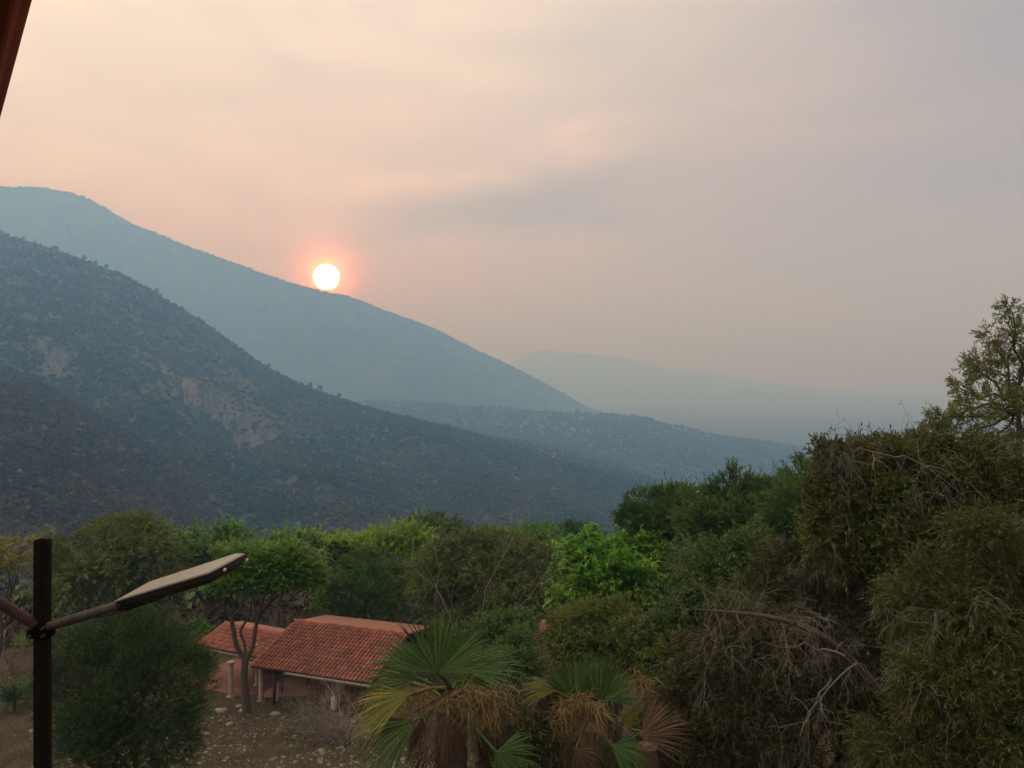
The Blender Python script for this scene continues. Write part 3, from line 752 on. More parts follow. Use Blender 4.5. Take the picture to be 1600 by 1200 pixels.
# white barrel and leaning planks by the brick wall
def lathe(mb, c, prof, n=16, tint=0.5):
    P = np.array(prof); mb.tube(np.array([(c[0], c[1], c[2] + z) for r, z in P]), P[:, 0], n, True, tint)
bp = house_pt(522, 1128, 0.75); bz = float(ground_z(bp[0], bp[1]))
mb = MB(); lathe(mb, (bp[0], bp[1], bz - 0.05), [(0.17, 0), (0.19, 0.08), (0.185, 0.45), (0.19, 0.62), (0.15, 0.74), (0.08, 0.78)])
o = mb.build('water_drum', plain_mat('white_plastic', (0.55, 0.55, 0.55), (0.42, 0.42, 0.42), 3, 0.5, 0), None, True); tag(o, 'small white drum standing on the slope before the brick wall', 'drum')
mb = MB(); k0 = house_pt(427, 1098, fl); R_ = rot1
for dx, tl in ((0, 0.16), (0.16, 0.24)):
    a_ = k0 + ea * dx; mb.add([a_, a_ + ea * 0.14, a_ + ea * 0.14 + u * tl + [0, 0, 1.2], a_ + u * tl + [0, 0, 1.25], ], [[0, 1, 2, 3]])
    s_ = -u * 0.03
    mb.add([a_ + s_, a_ + ea * 0.14 + s_, a_ + ea * 0.14 + u * tl + [0, 0, 1.2] + s_, a_ + u * tl + [0, 0, 1.25] + s_], [[0, 1, 2, 3]])
    mb.add([a_, a_ + s_, a_ + u * tl + [0, 0, 1.25] + s_, a_ + u * tl + [0, 0, 1.25]], [[0, 1, 2, 3]])
o = mb.build('plank', pale_wood); tag(o, 'pale planks leaning together beside the second column', 'planks')

# small hut with a terracotta cap glimpsed in the trees right of the palm
hb = at(853, 1012, 34.0); gz = float(ground_z(hb[0], hb[1]))
hut = empty('hut', (hb[0], hb[1] + 1.0, gz), 'small terracotta walled hut half hidden in foliage right of the palm', 'hut')
htop = CZ - (990 - 600) / F * 34.0
mb = MB(); mb.box((hb[0], hb[1] + 1.0, (gz + htop) / 2 - 0.4), (1.25, 1.4, htop - gz - 0.7)); mb.build('wall', terracotta_flat, hut)
for sg in (-1, 1):
    a2 = np.array([0, 1.0, 0]); s2 = unit(np.array([-sg * 0.8, 0, 0.62]))
    Es = np.array([hb[0] + sg * 0.78, hb[1] + 0.15, htop - 0.55])
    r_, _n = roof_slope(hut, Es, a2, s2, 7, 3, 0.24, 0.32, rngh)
cap_row(hut, np.array([hb[0], hb[1] + 0.1, htop + 0.02]), np.array([hb[0], hb[1] + 1.9, htop + 0.02]), rngh)
# ================================================================== SOLAR LAMP POST, EAVE, PALMS
rust_black = plain_mat('rusty_black_steel', (0.0022, 0.0018, 0.0016), (0.0065, 0.0038, 0.003), 9, 0.9, 0.3, 0.002, spec=0.05)
arm_m = plain_mat('weathered_steel_tube', (0.06, 0.05, 0.044), (0.022, 0.017, 0.015), 14, 0.6, 0.2, 0.002, spec=0.3)
arm_red = plain_mat('rust_red_tube', (0.07, 0.034, 0.03), (0.03, 0.018, 0.015), 14, 0.65, 0.2, 0.002, spec=0.25)
lamp_black = plain_mat('black_lamp_casing', (0.006, 0.006, 0.007), (0.010, 0.010, 0.011), 10, 0.5, 0.05, 0.001, spec=0.25)
panel_m = plain_mat('sky_tinted_panel', (0.34, 0.29, 0.235), (0.29, 0.245, 0.20), 2, 0.3, 0.0)  # beige base colour stands in for the sky reflected in the panel
rim_m = plain_mat('pale_metal_rim', (0.45, 0.42, 0.38), (0.36, 0.33, 0.3), 6, 0.4, 0.0, metal=0.5)
PD = 4.5; pc = at(66.5, 843, PD); pw = 0.066
gzp = float(ground_z(pc[0], PD))
lampo = empty('solar_street_lamp', (pc[0], PD, gzp), 'dark square steel post with a solar lamp reaching right at lower left', 'street lamp')
mb = MB(); H = pc[2] - gzp + 0.3; wv = 0.005
# open square tube: four walls with thickness
for sx, sy, sz in ((1, 0, 0), (-1, 0, 0), (0, 1, 0), (0, -1, 0)):
    off = (pw / 2 - wv / 2)
    size = (wv, pw, H) if sx else (pw - 2 * wv, wv, H)
    mb.box((pc[0] + sx * off, PD + sy * off, pc[2] - H / 2), size)
mb.build('post', rust_black, lampo)
mb = MB(); mb.box((pc[0], PD, pc[2] - 0.03), (pw - 0.012, pw - 0.012, 0.004)); mb.build('inner_plate', rust_black, lampo)
ux = unit(np.array([0.86, -0.46, 0.0])); wy = np.array([0.46, 0.86, 0.0])
j0 = at(82, 977, PD - 0.03); j1 = at(182, 947, PD - 0.20)
mb = MB(); mb.tube([j0 - (j1 - j0) * 0.05, (j0 + j1) / 2, j1 + (j1 - j0) * 0.03], 0.026, 12); mb.build('arm', arm_m, lampo, True)
k0_ = at(54, 976, PD - 0.03); k1_ = at(-60, 905, PD - 0.25)
mb = MB(); mb.tube([k0_, (k0_ + k1_) / 2, k1_], 0.028, 12); mb.build('arm', arm_red, lampo, True)
mb = MB()
mb.box((pc[0], PD, at(0, 985, PD)[2]), (pw + 0.035, pw + 0.02, 0.07)); mb.box((pc[0] - 0.035, PD - 0.038, at(0, 985, PD)[2]), (0.05, 0.03, 0.05))
mb.build('clamp', rust_black, lampo)
for dx in (-0.036, 0.038):
    for dz in (-0.02, 0.022):
        mb = MB(); q = np.array([pc[0] + dx, PD - 0.044, at(0, 983, PD)[2] + dz]); mb.tube([q, q + [0, -0.022, 0]], 0.008, 6); mb.tube([q + [0, -0.022, 0], q + [0, -0.04, 0]], 0.004, 6); mb.build('bolt', arm_m, lampo)
mb = MB(); q = at(84, 964, PD + 0.02); mb.tube([q, q + [0.03, 0, 0.012], q + [0.05, 0, -0.002]], 0.009, 6); mb.build('cable_stub', arm_red, lampo)
# lamp body: a long flat head tapered to the arm, one flat panel on top, LEDs beneath
A0 = at(177, 942, 4.30)                          # near edge, arm end
A1 = at(328, 896, 4.05)                          # near edge, outer end
Bq = at(233, 911, 4.56)                          # far edge, arm end
ax = unit(A1 - A0); nn = unit(np.cross(ax, Bq - A0)); nn = nn if nn[2] > 0 else -nn
wd = unit(np.cross(nn, ax)); wd = wd if wd[1] > 0 else -wd
def on_panel(px, py):                            # point of the panel's plane on a sight line
    r = at(px, py, 1.0) - [0, 0, CZ]; o0 = np.array([0, 0, CZ]); return o0 + r * (np.dot(nn, A0 - o0) / np.dot(nn, r))
outline = [A0, A1, on_panel(384, 866), on_panel(371, 866), on_panel(300, 889.5), on_panel(233, 911)]
def slab_poly(mb, pts, top, bot, shrink_b=0.0):
    c = sum(pts) / len(pts); n = len(pts)
    T = [p + nn * top for p in pts]; Bt = [c + (p - c) * (1 - shrink_b) + nn * bot for p in pts]
    mb.add(T + Bt + [c + nn * top, c + nn * bot], [[i, (i + 1) % n, n + (i + 1) % n, n + i] for i in range(n)])
    mb.add(T + [c + nn * top], [[0, 1, 2, 6], [2, 3, 4, 6], [4, 5, 0, 6]]); mb.add(Bt + [c + nn * bot], [[0, 1, 2, 6], [2, 3, 4, 6], [4, 5, 0, 6]])
mb = MB(); slab_poly(mb, outline, 0.0, -0.028, 0.0)
slab_poly(mb, [sum(outline) / 6 + (p - sum(outline) / 6) * 0.97 for p in outline], -0.0285, -0.058, 0.22)
head = mb.build('lamp_head', lamp_black, lampo)
cen = sum(outline) / 6
mb = MB(); slab_poly(mb, [cen + (p - cen) * 0.985 for p in outline], 0.006, 0.0005, 0.0); mb.build('rim', rim_m, head)
pin = [cen + (p - cen) * 0.955 for p in outline]
mb = MB(); slab_poly(mb, pin, 0.0085, 0.0065, 0.0); mb.build('solar_panel', panel_m, head)
mb = MB()
for i in range(3):
    for j in range(7):
        p = A0 + ax * (0.16 + 0.07 * j) + wd * (0.07 + 0.08 * i) - nn * 0.059; mb.box(p, (0.03, 0.03, 0.006), np.array([ax, wd, nn]))
mb.build('led_array', rim_m, head)['kind'] = 'stuff'
for p in (A1 + ax * 0.05 + wd * 0.055, A1 + ax * 0.13 + wd * 0.14):
    mb = MB(); pp_ = p - nn * 0.012; o_ = unit(ax * 0.6 - wd); mb.tube([pp_, pp_ + o_ * 0.02], 0.007, 8); mb.build('screw', white_paint, head)
mb = MB(); mb.tube([j1 - (j1 - j0) * 0.0, A0 + ax * 0.04 + wd * 0.05 - nn * 0.045, A0 + ax * 0.22 + wd * 0.11 - nn * 0.055], [0.029, 0.028, 0.024], 10); mb.build('socket', lamp_black, lampo, True)

mb = MB(); ca, cb_ = at(84, 958, PD - 0.02), A0 + ax * 0.06 + wd * 0.04 - nn * 0.07
mb.tube([ca, ca * 0.66 + cb_ * 0.34 - [0, 0, 0.035], ca * 0.33 + cb_ * 0.67 - [0, 0, 0.03], cb_], 0.0045, 6); mb.build('cable', lamp_black, lampo, True)
# timber eave of the viewer's own building, just overhead at upper left
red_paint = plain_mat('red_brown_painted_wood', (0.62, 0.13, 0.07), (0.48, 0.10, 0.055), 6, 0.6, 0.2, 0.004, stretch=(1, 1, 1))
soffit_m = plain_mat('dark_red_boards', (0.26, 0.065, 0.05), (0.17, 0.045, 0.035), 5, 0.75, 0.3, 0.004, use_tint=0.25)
z_e = CZ + 1.45
p_e = at(50, 0, 1.45 * F / 600); q_e = at(0, 185, 1.45 * F / 415)
de = unit(q_e - p_e); de[2] = 0; de = unit(de); se = np.array([-de[1], de[0], 0]); se = se if se[0] < 0 else -se
ve = empty('roof_overhang', p_e + de * 1.0 + se * 1.2, 'red painted roof eave jutting into the upper left corner', 'roof')
rot_e = np.array([de, se, [0, 0, 1]])
o_e = np.array([p_e[0], p_e[1], z_e])
mb = MB(); mb.box(o_e + de * 0.2 + se * 0.022 + [0, 0, 0.08], (7.0, 0.044, 0.16), rot_e); mb.build('fascia_board', red_paint, ve)
for k in range(9):
    for h_ in range(3):
        L0 = -3.3 + h_ * 2.35 + (0.5 if k % 2 else 0.0)
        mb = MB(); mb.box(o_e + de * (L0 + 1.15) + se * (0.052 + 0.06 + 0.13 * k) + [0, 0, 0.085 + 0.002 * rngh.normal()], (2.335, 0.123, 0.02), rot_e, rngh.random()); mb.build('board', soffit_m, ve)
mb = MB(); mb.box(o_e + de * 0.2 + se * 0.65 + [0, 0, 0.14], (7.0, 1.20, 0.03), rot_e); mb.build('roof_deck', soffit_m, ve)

# ------------------------------------------------------------------ fan palms
palm_green = leaf_mat('fan_palm_green', (0.018, 0.048, 0.011), (0.038, 0.092, 0.021), (0.096, 0.160, 0.040), 0.3, 0.4, scale=1.5, old_at=1.5)
palm_yellow = leaf_mat('fan_palm_yellowing', (0.06, 0.09, 0.02), (0.14, 0.16, 0.03), (0.26, 0.22, 0.05), 0.35, 0.5, scale=3.0, old_at=1.5)
palm_dry = leaf_mat('fan_palm_dead', (0.058, 0.036, 0.023), (0.117, 0.074, 0.047), (0.234, 0.164, 0.113), 0.2, 0.7, scale=3.0, old_at=1.5)
palm_skirt = leaf_mat('old_hanging_fronds', (0.017, 0.012, 0.008), (0.035, 0.023, 0.014), (0.066, 0.043, 0.027), 0.1, 0.8, scale=3.0, old_at=1.5)
palm_straw = leaf_mat('fruit_stalk_straw', (0.101, 0.070, 0.027), (0.172, 0.121, 0.047), (0.265, 0.195, 0.078), 0.1, 0.7, scale=3.0, old_at=1.5)
palm_fibre = plain_mat('palm_trunk_fibre', (0.10, 0.07, 0.05), (0.045, 0.032, 0.024), 16, 0.95, 0.8, 0.03)
def frond(parent, name, hub, axis_, upn, L, mat, seed, nseg=38, span=210, petiole=None, droop=0.12, fold=0.85, join=0.55, curl=0.0, w=1.0, ragged=0.0, label=None):
    """palmate blade: pleated segments joined near the hub and free at the tips"""
    rg = np.random.default_rng(seed); a = unit(axis_); nrm = unit(upn - a * np.dot(upn, a)); s = np.cross(nrm, a)
    mb = MB(); hub = np.asarray(hub, float); K = 7; ts = np.linspace(0.02, 1, K)
    dth = math.radians(span) / nseg
    for i in range(nseg):
        if rg.random() < ragged: continue
        th = (i + 0.5) * dth - math.radians(span) / 2 + rg.normal() * 0.018 * (1 + 5 * ragged)
        Ls = L * (1 - 0.22 * (abs(th) / math.radians(span / 2)) ** 2) * rg.uniform(0.86, 1.06)
        d = a * math.cos(th) + s * math.sin(th); sd = -a * math.sin(th) + s * math.cos(th)
        dr = droop * rg.uniform(0.2, 2.6); cu = curl * rg.uniform(0.2, 1.6); tw = rg.normal() * 0.25 * (1 + 3 * ragged)
        ctr, ed = [], []
        for t in ts:
            r = Ls * t
            hw = min(r * math.tan(dth / 2) * 1.04, join * L * math.tan(dth / 2) * 1.04) if t < join else join * L * math.tan(dth / 2) * 1.04 * max(0.04, ((1 - t) / (1 - join))) ** 0.8
            hw *= w
            p = hub + d * r + nrm * (0.16 * L * (t - t * t) * math.cos(th)) + np.array([0, 0, -1.0]) * dr * L * max(0, t - 0.45) ** 2 * 2.6 - nrm * cu * L * t ** 2
            f_ = fold * hw; s_ = sd * math.cos(tw * max(0, t - join)) + nrm * math.sin(tw * max(0, t - join))
            ctr.append(p - nrm * f_); ed.append((p - s_ * hw, p + s_ * hw))
        V = []
        for c, (l, r_) in zip(ctr, ed): V += [l, c, r_]
        q = []
        for k in range(K - 1):
            q += [[3 * k, 3 * k + 1, 3 * k + 4, 3 * k + 3], [3 * k + 1, 3 * k + 2, 3 * k + 5, 3 * k + 4]]
        mb.add(V, q, rg.random())
    o = mb.build(name, mat, parent)
    if label: o['label'] = label
    if petiole is not None:
        pm = MB(); b0 = np.asarray(petiole, float); mid = (b0 + hub) / 2 + np.array([0, 0, 0.06 * np.linalg.norm(hub - b0)])
        pm.tube([b0, mid, hub, hub + a * L * 0.12], [0.028, 0.02, 0.014, 0.006], 6); pm.build('petiole', mat, o, True)
    return o
def strings(mb, start, n, L, rg, spread=0.35, w=0.006, curl=0.06, out=None):
    """hanging curly fruit stalks"""
    K = 8
    for i in range(n):
        d = unit(rg.normal(size=3) * spread + (out if out is not None else 0) + np.array([0, 0, 0.1])); p = np.asarray(start, float) + rg.normal(size=3) * 0.05
        l = L * rg.uniform(0.5, 1.1); pts = [p]
        for k in range(K):
            d = unit(d + np.array([0, 0, -0.34]) + rg.normal(size=3) * 0.42); pts.append(pts[-1] + d * l / K + rg.normal(size=3) * curl * 0.1)
        mb.tube(pts, np.linspace(w, w * 0.5, K + 1), 3, cap=False, tint=rg.random())
def palm(label, hub, base, seed):
    root = empty('fan_palm', base, label, 'palm tree', None); rg = np.random.default_rng(seed)
    mb = MB(); mb.tube([np.asarray(base) - [0, 0, .4], (np.asarray(base) + hub) / 2, np.asarray(hub) - [0, 0, 0.15]], [0.24, 0.19, 0.17], 12); mb.build('trunk', palm_fibre, root, True)
    return root, rg
hubA = at(705, 1085, 8.6); pA_ = palm('nearest fan palm with one broad green fan above hanging dead fronds', hubA, gbase(705, 8.6), 3)[0]
up = np.array([0, 0, 1.0]); cam_dir = np.array([0, -1.0, 0])
def fr(root, hubc, pxy, tip, d, L, mat, seed, face=(0, -1, 0.3), name='frond', **k):
    """hub at photo point pxy on distance d, pointing to photo point tip"""
    h = at(*pxy, d); t = at(*tip, d + k.pop('dd', 0.0)); return frond(root, name, h, unit(t - h), np.array(face, float), L, mat, seed, petiole=hubc + np.random.default_rng(seed).normal(size=3) * 0.04, **k)
fr(pA_, hubA, (684, 1052), (688, 950), 8.3, 0.76, palm_green, 1, nseg=42, span=175, face=(0.05, -1, 0.25), droop=0.05, join=0.5, w=0.95)
fr(pA_, hubA, (690, 1055), (765, 975), 8.7, 0.74, palm_green, 2, nseg=34, span=110, face=(-0.3, -1, 0.4), droop=0.10)
fr(pA_, hubA, (735, 1052), (840, 1025), 8.5, 0.66, palm_green, 3, nseg=34, span=90, face=(0, -0.5, 1), droop=0.12)
fr(pA_, hubA, (640, 1085), (530, 1130), 8.2, 0.72, palm_yellow, 4, nseg=34, span=80, face=(0, -0.6, 1), droop=0.1)
fr(pA_, hubA, (655, 1060), (575, 1040), 8.5, 0.70, palm_green, 5, nseg=34, span=95, face=(0.1, -0.9, 0.6), droop=0.12)
fr(pA_, hubA, (650, 1125), (560, 1190), 8.1, 0.78, palm_green, 6, nseg=34, span=80, face=(0.2, -0.7, 0.9), droop=0.15)
fr(pA_, hubA, (712, 1068), (762, 1050), 8.9, 0.6, palm_green, 7, nseg=34, span=140, face=(0, -0.8, 0.9), droop=0.2)
fr(pA_, hubA, (775, 1175), (840, 1215), 8.0, 0.5, palm_green, 8, nseg=34, span=150, face=(0.1, -1, 0.4), droop=0.1)
fr(pA_, hubA, (640, 1065), (590, 1095), 8.9, 0.6, palm_yellow, 9, nseg=30, span=130, face=(0.1, -0.8, 0.7), droop=0.3)
dead = [((680, 1110), (640, 1180), 8.15), ((700, 1115), (690, 1190), 8.1), ((740, 1105), (800, 1150), 8.3), ((760, 1095), (870, 1110), 8.6), ((650, 1110), (600, 1150), 8.4),
        ((725, 1125), (750, 1220), 8.3), ((700, 1130), (640, 1230), 8.4), ((770, 1120), (830, 1200), 8.7), ((690, 1140), (710, 1250), 8.7), ((660, 1130), (660, 1240), 8.6)]
for i, (h, t, d) in enumerate(dead):
    fr(pA_, hubA, h, t, d, 0.55, palm_dry, 40 + i, name='dead_frond', nseg=24, span=110, face=(0, -1, 0.5), droop=0.8, curl=0.25, w=0.45, ragged=0.18, join=0.3)
mb = MB(); rgp = np.random.default_rng(8)
for (x, y, n_, l_) in ((735, 1085, 100, 0.42), (762, 1092, 90, 0.42), (655, 1085, 55, 0.28), (700, 1100, 30, 0.28), (792, 1078, 24, 0.24)):
    strings(mb, at(x, y, 8.25), n_, l_, rgp, 0.9, 0.0048)
mb.build('fruit_stalks', palm_straw, pA_)['kind'] = 'stuff'

for i in range(16):
    a_ = rgp.uniform(-2.6, 2.6); o_ = np.array([math.sin(a_), -math.cos(a_), 0]); h_ = hubA + o_ * 0.28 + [0, 0, -0.15 - 0.5 * rgp.random()]
    frond(pA_, 'dead_frond', h_, unit(o_ * 0.35 + [0, 0, -1]), o_, 0.62, palm_skirt, 80 + i, nseg=22, span=90, droop=0.1, curl=-0.05, w=0.6, ragged=0.2, join=0.35)
hubB = at(925, 1120, 11.0); pB_ = palm('second fan palm with upright green fans and tan hanging stalks, right of the nearest', hubB, gbase(925, 11.0), 4)[0]
fr(pB_, hubB, (898, 1092), (880, 1010), 10.7, 0.68, palm_green, 21, nseg=34, span=95, face=(0.2, -1, 0.3), droop=0.05)
fr(pB_, hubB, (938, 1094), (962, 1005), 10.9, 0.70, palm_green, 22, nseg=34, span=85, face=(-0.3, -0.8, 0.3), droop=0.05)
fr(pB_, hubB, (950, 1095), (1000, 1060), 11.2, 0.66, palm_green, 23, nseg=30, span=90, face=(-0.3, -0.8, 0.6), droop=0.15)
fr(pB_, hubB, (870, 1080), (812, 1070), 10.8, 0.55, palm_yellow, 24, nseg=30, span=70, face=(0, -0.7, 0.8), droop=0.15)
fr(pB_, hubB, (915, 1092), (915, 1000), 11.3, 0.68, palm_green, 25, nseg=30, span=60, face=(0, -1, 0.2), droop=0.05)
fr(pB_, hubB, (940, 1110), (940, 1200), 10.6, 0.55, palm_dry, 26, name='dead_frond', nseg=26, span=120, face=(0, -1, 0.3), droop=0.6, curl=0.2, w=0.5, ragged=0.15, join=0.3)
fr(pB_, hubB, (900, 1120), (870, 1200), 10.5, 0.55, palm_dry, 27, name='dead_frond', nseg=26, span=120, face=(0, -1, 0.3), droop=0.6, curl=0.2, w=0.5, ragged=0.15, join=0.3)
fr(pB_, hubB, (955, 1165), (1030, 1200), 10.3, 0.6, palm_green, 29, nseg=30, span=100, face=(0.1, -0.8, 0.7), droop=0.25)
fr(pB_, hubB, (900, 1170), (940, 1215), 10.2, 0.6, palm_dry, 31, name='dead_frond', nseg=26, span=130, face=(0, -1, 0.3), droop=0.6, curl=0.2, w=0.45, ragged=0.15, join=0.3)
mb = MB()
for (x, y, n_, l_) in ((905, 1100, 110, 0.5), (928, 1108, 100, 0.5), (880, 1112, 70, 0.42), (1003, 1062, 70, 0.4)):
    strings(mb, at(x, y, 10.45), n_, l_, rgp, 0.9, 0.0048)
mb.build('fruit_stalks', palm_straw, pB_)['kind'] = 'stuff'

for i in range(14):
    a_ = rgp.uniform(-2.6, 2.6); o_ = np.array([math.sin(a_), -math.cos(a_), 0]); h_ = hubB + o_ * 0.26 + [0, 0, -0.1 - 0.6 * rgp.random()]
    frond(pB_, 'dead_frond', h_, unit(o_ * 0.35 + [0, 0, -1]), o_, 0.62, palm_skirt, 110 + i, nseg=22, span=90, droop=0.1, curl=-0.05, w=0.6, ragged=0.2, join=0.35)
hubC = at(1010, 1150, 11.6); pC_ = palm('third fan palm, mostly dry, one reddish dead fan spread to the right', hubC, gbase(1010, 11.6), 6)[0]
fr(pC_, hubC, (1000, 1150), (1085, 1120), 11.3, 0.80, palm_dry, 28, name='dead_frond', nseg=40, span=105, face=(-0.1, -1, 0.4), droop=0.08, w=0.8, join=0.45, ragged=0.05)
fr(pC_, hubC, (1005, 1130), (1028, 1080), 11.5, 0.6, palm_dry, 30, name='dead_frond', nseg=30, span=60, face=(0, -1, 0.4), droop=0.1, w=0.6, join=0.4, ragged=0.1)
fr(pC_, hubC, (985, 1140), (980, 1110), 11.4, 0.5, palm_yellow, 33, nseg=26, span=70, face=(0.1, -1, 0.3), droop=0.3)
fr(pC_, hubC, (1000, 1170), (1040, 1210), 11.2, 0.6, palm_dry, 32, name='dead_frond', nseg=26, span=120, face=(0, -1, 0.3), droop=0.5, curl=0.2, w=0.5, ragged=0.15, join=0.3)
fr(pC_, hubC, (975, 1165), (930, 1230), 11.2, 0.6, palm_green, 34, nseg=30, span=110, face=(0, -1, 0.5), droop=0.3)
# ================================================================== TREES
B = px_blob
T = make_tree
# band of trees behind the house, left to right
T('golden_tree', 'thin yellow-green tree cut by the left edge behind the lamp post', 'tree', gbase(-20, 44), [B(-30, 868, 44, 40, 26), B(18, 862, 43, 34, 20), B(-5, 890, 42, 30, 16), B(30, 882, 44, 18, 12)], 'tiered', 'golden', 1, 900, 0.12, fork=0.3, updir=0.1)
T('spreading_tree', 'large dull olive tree rising directly behind the solar lamp arm', 'tree', gbase(175, 62), [B(190, 848, 62, 70, 34), B(130, 870, 61, 60, 36), B(230, 880, 60, 55, 42), B(160, 910, 59, 70, 45), B(105, 905, 62, 40, 40), B(215, 930, 60, 60, 40), B(140, 945, 59, 50, 30), B(205, 825, 63, 40, 16)], 'drape', 'olive', 2, 6500, 0.35, scale=2.2, updir=0.25)
T('umbrella_tree', 'flat-topped green tree just above the tip of the solar lamp', 'tree', gbase(320, 66), [B(300, 852, 66, 45, 16), B(345, 846, 66, 50, 18), B(330, 872, 65, 55, 16), B(280, 880, 65, 40, 16), B(375, 868, 66, 35, 15), B(330, 892, 67, 50, 14)], 'tiered', 'umbrella', 3, 2600, 0.28, scale=1.7, updir=0.1)
T('umbrella_tree', 'green layered tree between the lamp tip and the porch tree crown', 'tree', gbase(420, 64), [B(425, 862, 66, 40, 16), B(455, 852, 66, 40, 14), B(470, 880, 64, 36, 18)], 'tiered', 'umbrella', 33, 1300, 0.24, scale=1.7, updir=0.1)
T('lime_tree', 'yellow-green flat-topped tree left of the pointed dark tree', 'tree', gbase(500, 70), [B(480, 858, 70, 45, 16), B(520, 862, 70, 50, 18), B(500, 880, 69, 50, 18), B(550, 868, 71, 30, 15), B(530, 895, 70, 40, 20)], 'tiered', 'lime', 4, 2300, 0.25, scale=1.7, updir=0.1)
T('lime_tree', 'yellow-green broad-domed tree behind the right side of the pointed dark tree', 'tree', gbase(615, 70), [B(590, 852, 70, 45, 18), B(630, 848, 70, 46, 18), B(655, 866, 69, 36, 20), B(610, 872, 69, 55, 18), B(650, 890, 68, 36, 24), B(560, 862, 70, 26, 12)], 'tiered', 'lime', 5, 2900, 0.28, scale=1.7, updir=0.1)
T('domed_tree', 'dark rounded tree standing tallest behind the yellow-green dome', 'tree', gbase(675, 88), [B(675, 832, 88, 46, 20), B(645, 842, 87, 24, 16), B(710, 842, 87, 28, 18), B(680, 858, 87, 50, 20)], 'leafy', 'juniper', 6, 2200, 0.3, scale=2.0)
T('pointed_tree', 'dark green dense tree right behind the long tiled roof', 'tree', gbase(566, 57), [B(570, 900, 57, 42, 30), B(545, 925, 56, 40, 36), B(595, 925, 56, 40, 36), B(570, 945, 55, 55, 40), B(572, 884, 57, 20, 18), B(520, 948, 57, 26, 28), B(618, 950, 57, 22, 30)], 'needle', 'juniper', 7, 5200, 0.22, scale=1.7, updir=0.9)
T('spreading_tree', 'big brownish olive tree above the palm with pale bare limbs inside', 'tree', gbase(760, 55), [B(750, 868, 55.0, 75, 30), B(700, 890, 54.0, 50, 40), B(810, 885, 55.0, 55, 40), B(760, 915, 53.5, 80, 40), B(690, 918, 53.0, 38, 34), B(830, 930, 54.0, 38, 42), B(720, 950, 53.0, 60, 32), B(790, 958, 53.0, 60, 34), B(790, 850, 56.0, 40, 16)], 'drape', 'olive', 8, 9500, 0.28, scale=1.7, updir=0.3, bare=26, bare_len=1.9)
T('spreading_tree', 'low dark green crown on the skyline between the domed tree and the bright tree', 'tree', gbase(815, 86), [B(800, 842, 86, 34, 14), B(830, 838, 86, 34, 14), B(850, 850, 85, 30, 18)], 'leafy', 'umbrella', 9, 1300, 0.3, scale=2.0)
T('spreading_tree', 'far dark green crown peeping over the bright green tree', 'tree', gbase(905, 92), [B(905, 834, 92, 28, 14), B(880, 845, 91, 30, 15), B(935, 846, 91, 26, 14), B(905, 858, 90, 50, 20)], 'leafy', 'juniper', 10, 1600, 0.3, scale=2.0)
T('spreading_tree', 'grey-green tree low in the gap left of the brownish olive tree', 'tree', gbase(735, 74), [B(735, 858, 76, 30, 12), B(770, 850, 78, 30, 12)], 'leafy', 'olive', 34, 800, 0.25, scale=1.9)
T('bright_tree', 'vivid bright green tree with layered leaf sprays in the middle', 'tree', gbase(965, 38), [B(905, 862, 38, 30, 16), B(985, 855, 38, 42, 16), B(940, 880, 37, 50, 24), B(1010, 880, 37.5, 45, 24), B(890, 895, 38, 24, 24), B(965, 910, 36, 62, 28), B(1040, 905, 38, 34, 24), B(920, 930, 36.5, 44, 26), B(1005, 940, 36.5, 46, 26), B(960, 958, 37, 36, 20), B(1050, 925, 38.5, 18, 12), B(912, 846, 38, 16, 10)], 'pinnate', 'bright', 11, 5600, 0.2, scale=1.0, updir=0.25)
# dark evergreen mass right of the bright tree
T('evergreen_tree', 'dark feathery evergreen at the left end of the row on the right', 'tree', gbase(1035, 40), [B(1020, 790, 40, 42, 22), B(1050, 780, 40, 40, 16), B(1000, 815, 39, 30, 24), B(1045, 820, 39, 55, 34), B(1085, 800, 39.5, 34, 26), B(1060, 860, 39, 50, 36), B(1015, 845, 39, 30, 28)], 'needle', 'juniper', 12, 6500, 0.2, scale=1.25, updir=0.6)
T('evergreen_tree', 'dark evergreen with a bumpy top, second along the row on the right', 'tree', gbase(1150, 36), [B(1145, 765, 36, 28, 24), B(1120, 785, 36, 28, 22), B(1185, 775, 36, 34, 24), B(1150, 810, 35, 60, 34), B(1100, 830, 35, 40, 34), B(1200, 815, 35.5, 40, 34), B(1150, 860, 35, 60, 40), B(1150, 742, 36, 10, 12)], 'needle', 'juniper', 13, 8500, 0.2, scale=1.15, updir=0.6)
T('evergreen_tree', 'dark evergreen rising highest where the row meets the brown tree', 'tree', gbase(1265, 30), [B(1262, 745, 30, 28, 26), B(1235, 770, 30, 30, 26), B(1300, 745, 30, 36, 26), B(1260, 800, 29, 60, 40), B(1320, 790, 29.5, 40, 40), B(1225, 830, 29.5, 44, 40), B(1290, 850, 29, 55, 44)], 'needle', 'juniper', 14, 8500, 0.2, scale=0.95, updir=0.6)
T('spreading_tree', 'olive green tree below the dark evergreens beside the bright tree', 'tree', gbase(1140, 25), [B(1110, 885, 25, 50, 34), B(1165, 880, 25, 50, 40), B(1120, 930, 24, 60, 40), B(1190, 920, 24.5, 50, 44), B(1080, 950, 24.5, 40, 30), B(1060, 985, 24, 50, 30)], 'drape', 'dull', 15, 9500, 0.14, scale=0.85, updir=0.3, bare=16, bare_len=1.1)
T('spreading_tree', 'dull green tree under the bright tree and behind the second palm', 'tree', gbase(930, 25), [B(920, 985, 25, 50, 34), B(975, 980, 25, 45, 32), B(890, 1020, 24.5, 40, 34), B(960, 1025, 24, 60, 34), B(1020, 1010, 24, 40, 40), B(1050, 1040, 23, 40, 40)], 'drape', 'olive', 16, 9500, 0.13, scale=0.8, updir=0.3, bare=20, bare_len=1.0)
